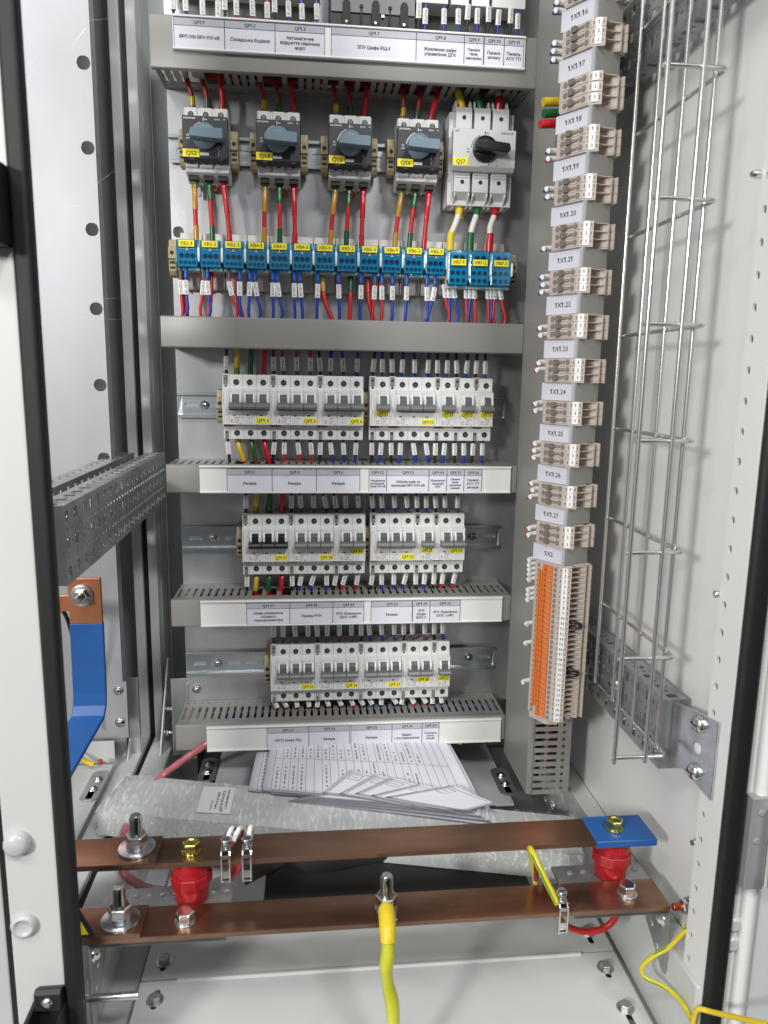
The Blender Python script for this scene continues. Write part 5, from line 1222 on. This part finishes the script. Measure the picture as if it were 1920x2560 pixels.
mb = MB('zinc'); mb.tube([(-150, -439, -501), (-100, -439, -500), (-45, -439, -499.5)], 3.7, 14)
single('threaded_rod', mb, 'short bare steel rod sticking in from the left above the floor plate', 'rod')
mb = MB('ink'); mb.prism([(-98, -412), (-93, -404), (-80, -433.8), (-80.5, -435), (-98, -435)], 'y', -440.5, -439.6); mb.mat('tag_yellow').prism([(-97, -408.5), (-95, -410), (-85.4, -431.8), (-97, -431.8)], 'y', -441, -440.6)
single('warning_label', mb, 'black and yellow warning triangle corner behind the left gasket', 'warning label')
# clamps on the bars
def barclamp(x, yb, zb, label):
    t = TM('bar_clamp', label, 'clamp', (x, yb, zb-18), 'steel wire clamps on the copper bars')
    mb = MB('steel_bright'); a, b = x-4.6, x+4.6
    for p, q in ((a, a+1.5), (b-1.5, b)): mb.prism([(yb-1, zb-19), (yb-5, zb-19), (yb-6, zb-16), (yb-6.5, zb+8), (yb-3, zb+12), (yb+14, zb+15), (yb+24, zb+13), (yb+24, zb-8), (yb-1, zb-8)], 'x', p, q)
    mb.box(a, b, yb-6.6, yb-5.6, zb+6, zb+9.4).box(a, b, yb-3, yb+24, zb+12, zb+13.4).box(a, b, yb-5.6, yb-1, zb-19.4, zb-18.2).box(a+1.4, b-1.4, yb-3, yb-1.4, zb-17, zb-9)
    t.part('cage', mb, .3)
    mb = MB('zinc'); mb.lathe((x, yb+4, zb+13.6), (0, -.15, 1), [(3, 0), (3, 3.5), (5, 3.6), (5, 7), (4, 8)], 18); mb.mat('hole').box(x-3.4, x+3.4, yb+2, yb+3, zb+21.3, zb+21.8); t.part('clamp_screw', mb)
barclamp(32.4, -399, -395, 'left one of the two small steel clamps on the upper bar')
barclamp(52.4, -399, -395, 'right one of the two small steel clamps on the upper bar')
barclamp(354, -437.5, -441, 'steel clamp holding the green yellow wire on the lower bar')
def mwire(label, pts, r, m, mark=True):
    t = TM('wire', label, 'wire', pts[0], 'wires at the bar clamps')
    mb = MB(m); mb.tube(pts, r, 10); t.part('insulation', mb)
    if mark: mb = MB('sleeve'); q = segment(pts, .08, .5); mb.tube(q, r+.6, 10, sub=0); t.part('marker_sleeve', mb)
mwire('white marked wire at the left clamp of the upper bar', [(31, -389, -386), (33, -379, -381), (36, -369, -380), (38, -354, -396), (38, -342, -440)], 1.5, 'w_black')
mwire('red wire with white marker beside the left clamp', [(36, -389, -387), (40, -379, -382), (43, -369, -381), (44, -354, -396), (42, -345, -430), (20, -335, -462)], 1.9, 'w_red')
mwire('white marked wire at the right clamp of the upper bar', [(52, -389, -386), (53, -379, -381), (54, -369, -380), (53, -354, -396), (48, -345, -430), (24, -335, -464)], 1.9, 'w_red')
t = TM('spiral_loom', 'red wires wrapped in pink spiral looping behind the left insulator', 'cable loom', (-40, -290, -505))
pth = [(-10, -60, -424), (-34, -84, -440), (-62, -98, -455), (-90, -118, -470), (-108, -170, -480), (-112, -225, -488), (-101, -262, -498), (-82, -276, -505), (-58, -292, -503), (-22, -316, -486), (13, -330, -470), (34, -348, -446), (44, -358, -420)]
mb = MB('w_red'); mb.tube(pth, 3.8, 12, sub=8); lo = t.part('wire_bundle', mb)
P = smooth_path(pth, 8)
mb = MB('spiral'); n = len(P); k = 0
while k < int(n*.86):
    mb.tube(P[k:k+5], 5, 14, sub=0, r_of=lambda q: 5.3-.9*q); k += 4
t.part('spiral_wrap', mb)
mb = MB('cap_clear'); mb.tube(segment(pth, .82, .9), 5.6, 14, sub=0); t.part('clear_sleeve', mb)
# yellow green wire at the lower clamp
def stripe_wire(label, pts, r, name='wire', cat='wire', group=None):
    t = TM(name, label, cat, pts[0], group)
    mb = MB('w_gy'); mb.tube(pts, r, 12, sub=8); t.part('insulation', mb)
    P = smooth_path(pts, 8); mb = MB('w_gg'); vs = []; n = len(P)
    for k, p in enumerate(P):
        tt = (P[min(k+1, n-1)]-P[max(k-1, 0)]).normalized(); v = (p-Vector((112, -1047, 63))).normalized()*-1; s_ = tt.cross(v).normalized()
        d1 = (v*.75+s_*.66).normalized(); d2 = (v*.98+s_*.15).normalized()
        vs += [p+d1*(r+.12), p+(d1+d2).normalized()*(r+.16), p+d2*(r+.12)]
    mb.add(vs, [(3*k+i, 3*k+i+1, 3*k+i+4, 3*k+i+3) for k in range(n-1) for i in range(2)], True); t.part('green_stripe', mb)
stripe_wire('green yellow wire arching over into the clamp on the lower bar', [(348, -384, -470), (341, -388, -428), (333, -396, -402), (331.5, -406, -396.5), (335, -417, -404), (343, -427, -420), (350.5, -434, -434)], 3.1, group='wires at the bar clamps')
mwire('thick red wire beside the green yellow one at the lower clamp', [(354, -388, -450), (350, -398, -436), (345, -404, -424), (339, -402, -412), (343, -390, -440)], 2.8, 'w_darkred', False)
mwire('thick red wire looping below the right end of the lower bar', [(352, -415, -452), (362, -405, -472), (378, -400, -490), (400, -397, -499), (420, -396, -495), (431, -396, -478), (433, -394, -452)], 3.4, 'w_red', False)
# big earth cable
t = TM('earth_cable', 'thick yellow green sleeved cable hanging from the middle stud to the bottom', 'cable', (185, -450, -600))
pth = [(184, -430, -430), (183.5, -445, -431), (183, -457, -438), (182.5, -463, -450), (181, -467, -463), (182.5, -469, -478), (186, -472, -494), (187.5, -476, -514), (190, -480, -540), (194, -485, -600)]
mb = MB('cable_yg'); mb.tube(pth, 6.2, 18, sub=8, r_of=lambda q: 6.1+.55*math.sin(q*21)); t.part('cable_sleeve', mb)
mb = MB('w_yellow'); mb.tube(segment(pth, .03, .27), 7.1, 18, sub=0, r_of=lambda q: 7.8 if q < .75 else 7.1); t.part('heat_shrink_sleeve', mb)
mb = MB('steel_bright'); mb.lathe((185.5, -420, -441), (0, 0, 1), [(11, 0), (11, 2.2), (5, 2.3)], 28); mb.box(177, 194, -436, -420, -441, -438.6); t.part('cable_lug', mb, .3)
stripe_wire('thin green yellow wire bending in front of the right base frame', [(486, -446, -462), (478, -456, -447), (470, -457, -452), (459.3, -450, -475.5), (447, -445, -489), (439.2, -440.5, -503), (438.6, -440, -510), (442.3, -442, -516.5), (453, -452, -516), (461.5, -467, -515), (463, -487, -515), (463, -500, -522), (463, -512, -545)], 2.2)
mb = MB('w_yellow'); mb.tube([(462, -494, -575), (462.5, -494, -540), (463, -496, -510), (464, -498, -500), (467, -501, -497), (472, -507, -494), (480, -530, -478), (489, -565, -452), (500, -600, -425)], 2.4, 12)
single('wire', mb, 'plain yellow wire crossing the gasket at the lower right corner', 'wire')
# ================================================================== THINGS LYING ON THE BASE
def quadbox(mb, pts, z0, z1, nx=26, ny=6, amp=0):
    """pts: 4 corners (x,y) back-left, front-left, front-right, back-right; bulging top"""
    bl, fl_, fr, br = [Vector((*p, 0)) for p in pts]; g = random.Random(3); top = []; 
    for i in range(nx+1):
        for j in range(ny+1):
            u, v = i/nx, j/ny; p = fl_.lerp(fr, u).lerp(bl.lerp(br, u), v)
            e = min(u*nx, (1-u)*nx, v*ny, (1-v)*ny); e = min(1, e)
            top.append((p.x+g.uniform(-amp, amp), p.y+g.uniform(-amp, amp), z1-(1-e)*1.6+g.uniform(-amp, amp)*.7))
    N = ny+1
    fs = [(i*N+j, (i+1)*N+j, (i+1)*N+j+1, i*N+j+1) for i in range(nx) for j in range(ny)]
    mb.add(top, fs, amp > 0)
    rim = [i*N for i in range(nx+1)]+[nx*N+j for j in range(1, ny+1)]+[i*N+ny for i in range(nx-1, -1, -1)]+[j for j in range(ny-1, 0, -1)]
    ring = [top[k] for k in rim]; m = len(ring); lay = [ring]
    for f, ww in ((.4, 1.2), (.75, 1.4), (1, 0)):
        lay.append([(x+g.uniform(-1, 1)*amp*ww, y+g.uniform(-1, 1)*amp*ww, z1+(z0-z1)*f) for x, y, z in ring])
    vs = [p for l in lay for p in l]
    mb.add(vs, [(a*m+i, a*m+(i+1) % m, (a+1)*m+(i+1) % m, (a+1)*m+i) for a in range(3) for i in range(m)]+[tuple(range(3*m, 4*m))], amp > 0)
ang = math.atan2(-.24, 1)
BLc, FLc, FRc, BRc = (-133, -102), (-150, -190), (424, -322), (440, -243)
t = TM('wrapped_panel', 'long grey panel wrapped in clear stretch film lying across the base', 'package', (140, -215, -500))
mb = MB('foam'); quadbox(mb, [(-131, -104), (-148, -188), (422, -320), (438, -245)], -499.5, -465.5); t.part('panel', mb)
mb = MB('wrap'); quadbox(mb, [BLc, FLc, FRc, BRc], -500, -464.4, 120, 20, .95); t.part('stretch_film', mb)
mb = MB('wrap'); g = random.Random(8); vs = []
for i in range(7):
    for j in range(6): vs.append((410+i*7+g.uniform(-2, 2), -232+j*6+g.uniform(-2, 2), -470+8*math.sin(i*.9)+j*2.4+g.uniform(-2.5, 2.5)))
mb.add(vs, [(i*6+j, (i+1)*6+j, (i+1)*6+j+1, i*6+j+1) for i in range(6) for j in range(5)], True); t.part('film_end', mb)
mb = MB('tag_white')
q = [(-24.7, -147.7), (16.8, -153.9), (15.3, -212.1), (-26.3, -204.8)]
mb.add([(x, y, -463.4) for x, y in q]+[(x, y, -463.8) for x, y in q], [(0, 1, 2, 3), (4, 5, 6, 7)]+[(i, (i+1) % 4, (i+1) % 4+4, i+4) for i in range(4)])
mb.mat('ink')
for k, (s_, sz) in enumerate((('Панель передня нижня СХ. Т.', 4.2), ('RLGED 99.00L.SR SSR', 4.6), ('30987.203-03 Ізм.2', 4.6), ('Виготовлено', 3.4))):
    mb.text(s_, sz, (9.5-6.2*k, -180-k*.6 if k < 3 else -192, -463.2), (-.03, -1, 0), (1, -.12, 0), bold=k < 3, fit=44 if k < 3 else 22)
mb.text('ce', 7, (5, -204, -463.2), (-.03, -1, 0), (1, -.12, 0), bold=True)
t.part('paper_label', mb)
# black foam and cardboard on the floor in front of the panel
mb = MB('foam_black'); mb.box(62, 362, -319, -150, -507, -501); mb2 = mb
single('foam_block', mb, 'flat dark foam board lying under the wrapped panel', 'foam', 1.5)
mb = MB('foam_black'); mb.tube([(70, -250, -500), (120, -275, -492), (200, -262, -492), (290, -270, -498)], 15, 12, flat=.5)
single('foam_piece', mb, 'crumpled black foam piece between the panel and the lower bar', 'foam')
mb = MB('cardboard'); mb.prism([(40, -300), (90, -262), (95, -225), (44, -258)], 'z', -498, -478)
single('foam_piece', mb, 'dark angular foam wedge behind the clamps', 'foam', 1)
mb = MB('foam_black'); mb.box(62, 362, -321.2, -319.2, -507, -500.4); mb.mat('beige')
g = random.Random(2)
for k in range(60): x = 64+k*5; mb.box(x, x+g.uniform(1, 2.4), -321.6, -321.2, -500.6-g.random(), -500)
single('cardboard_edge', mb, 'ragged corrugated cardboard edge just behind the lower bar', 'cardboard')
# documents
def sheet(label, corners, z, lift, text=True, n=16, group='loose document sheets', seed=0, rows=22):
    """corners back-left, front-left, front-right, back-right"""
    bl, fl_, fr, br = [Vector((*p, 0)) for p in corners]; g = random.Random(seed)
    t = TM('paper_sheet', label, 'document', ((bl.x+fr.x)/2, (bl.y+fr.y)/2, z), group)
    def pt(u, v, dz=0):
        p = fl_.lerp(fr, u).lerp(bl.lerp(br, u), v); return (p.x, p.y, z+lift(u, v)+dz)
    mb = MB('paper'); vs = [pt(i/n, j/n) for i in range(n+1) for j in range(n+1)]+[pt(i/n, j/n, -.35) for i in range(n+1) for j in range(n+1)]
    N = n+1; M_ = N*N; f = [(i*N+j, (i+1)*N+j, (i+1)*N+j+1, i*N+j+1) for i in range(n) for j in range(n)]
    mb.add(vs, f+[tuple(a+M_ for a in q) for q in f]+[(i*N, (i+1)*N, (i+1)*N+M_, i*N+M_) for i in range(n)]+[(n*N+j, n*N+j+1, n*N+j+1+M_, n*N+j+M_) for j in range(n)]+[(j, j+1, j+1+M_, j+M_) for j in range(n)], True)
    t.part('page', mb)
    if text:
        mb = MB('table_print')
        def line(u0, v0, u1, v1, wd):
            m = 8; vs = []
            for k in range(m+1):
                u = u0+(u1-u0)*k/m; v = v0+(v1-v0)*k/m
                du, dv = (wd, 0) if abs(u1-u0) < abs(v1-v0) else (0, wd*1.6)
                vs += [pt(u-du, v-dv, .25), pt(u+du, v+dv, .25)]
            mb.add(vs, [(2*k, 2*k+1, 2*k+3, 2*k+2) for k in range(m)])
        for r in range(rows+1): line(.04+.9*r/rows, .02, .04+.9*r/rows, .98, .0012)
        line(.04, .02, .94, .02, .002); line(.04, .98, .94, .98, .002); line(.04, .72, .94, .72, .0012); line(.04, .4, .94, .4, .0012)
        for r in range(rows-3):
            for k, (a, b) in enumerate(((.05, .3+.1*g.random()), (.42, .5+.16*g.random()), (.74, .8+.1*g.random()))):
                if g.random() < .75:
                    u = .04+.9*(r+.5)/rows; v = a
                    while v < b: line(u, v, u, min(b, v+.012+g.random()*.03), .0042); v += .045
        t.part('printed_table', mb)
sheet('big printed table sheet on top of the documents behind the wrapped panel', [(62, -10), (52, -172), (322, -238), (300, -20)], -458, lambda u, v: 10*math.sin(v*2.2)+6*u*(1-u)*4*v+3*v, seed=1)
sheet('printed sheet under the big table sheet, its left edge showing', [(44, -12), (34, -165), (300, -225), (280, -20)], -462, lambda u, v: 8*math.sin(v*2.2)+3*v, seed=2)
sheet('printed sheet under the big table sheet, its right edge showing', [(70, -8), (64, -176), (328, -234), (306, -24)], -460.5, lambda u, v: 9*math.sin(v*2.2)+5*u*(1-u)*4*v+3*v, seed=4)
for k in range(7):
    q = random.Random(k+50); j = lambda: q.uniform(-3, 3)
    sheet(f'long loose page in the stack under the fanned pages, {ORD[k]} from below', [(150+4*k+j(), -160-2*k+j()), (84+5*k, -190-1.2*k), (338-5*k+j(), -262+2.2*k+j()), (336-3*k+j(), -214+j())], -463.4+1.5*k,
          lambda u, v, k=k: 1.5*math.sin(math.pi*u)*(1-v)+(.8+.5*k)*v*math.sin(3*u)+(.5*k*u*u), text=False, n=12, group='loose pages of the flat stack', seed=k+9)
FAN = [((128, -195), (166, -149), (251, -198), (206, -222)), ((148, -202), (197, -166), (287, -215), (240, -235)), ((168, -205), (217, -178), (302, -222), (258, -241)),
       ((186, -211), (251, -197), (320, -231), (284, -250)), ((204, -216), (294, -203), (337, -245), (300, -255))]
for k, (l, a_, r_, f_) in enumerate(FAN):
    sheet(f'fanned page with a raised corner lying on the documents, {ORD[k]} from the left', [a_, l, f_, r_], -451.5+1.2*k, lambda u, v, k=k: 5*v*(1-.6*u)+1.2*math.sin(3*u+k), text=False, n=10, group='fanned pages with raised corners', seed=30+k)
    mb = MB('print_grey')
    def P_(u, v): 
        A_, L_, F_, R_ = [Vector((*q_, 0)) for q_ in (a_, l, f_, r_)]; p = L_.lerp(F_, u).lerp(A_.lerp(R_, u), v); return (p.x, p.y, -451.5+1.2*k+5*v*(1-.6*u)+1.2*math.sin(3*u+k)+.35)
    for (u0, v0, u1, v1) in ((.06, .1, .06, .92), (.06, .92, .9, .92), (.1, .66, .1, .86), (.26, .66, .26, .86), (.1, .66, .26, .66), (.1, .86, .26, .86), (.13, .76, .22, .76)):
        n_ = 6; vs = []
        for i in range(n_+1):
            u = u0+(u1-u0)*i/n_; v = v0+(v1-v0)*i/n_; du, dv = (.004, 0) if u0 == u1 else (0, .006)
            vs += [P_(u-du, v-dv), P_(u+du, v+dv)]
        mb.add(vs, [(2*i, 2*i+1, 2*i+3, 2*i+2) for i in range(n_)])
    o_ = [x for x in bpy.data.objects if x.get('label', '').startswith('fanned page with a raised corner') and x['label'].endswith(f'{ORD[k]} from the left')][0]
    for i in range(len(mb.v)): mb.v[i] = mb.v[i]-o_.location/U
    mb.build('printed_frame', o_)
mb = MB('w_yellow'); mb.tube([(262, -60, -430), (285, -70, -437), (305, -76, -446), (330, -80, -452)], 1.8, 10)
single('wire', mb, 'thin yellow wire just right of the documents, under the lowest duct', 'wire')
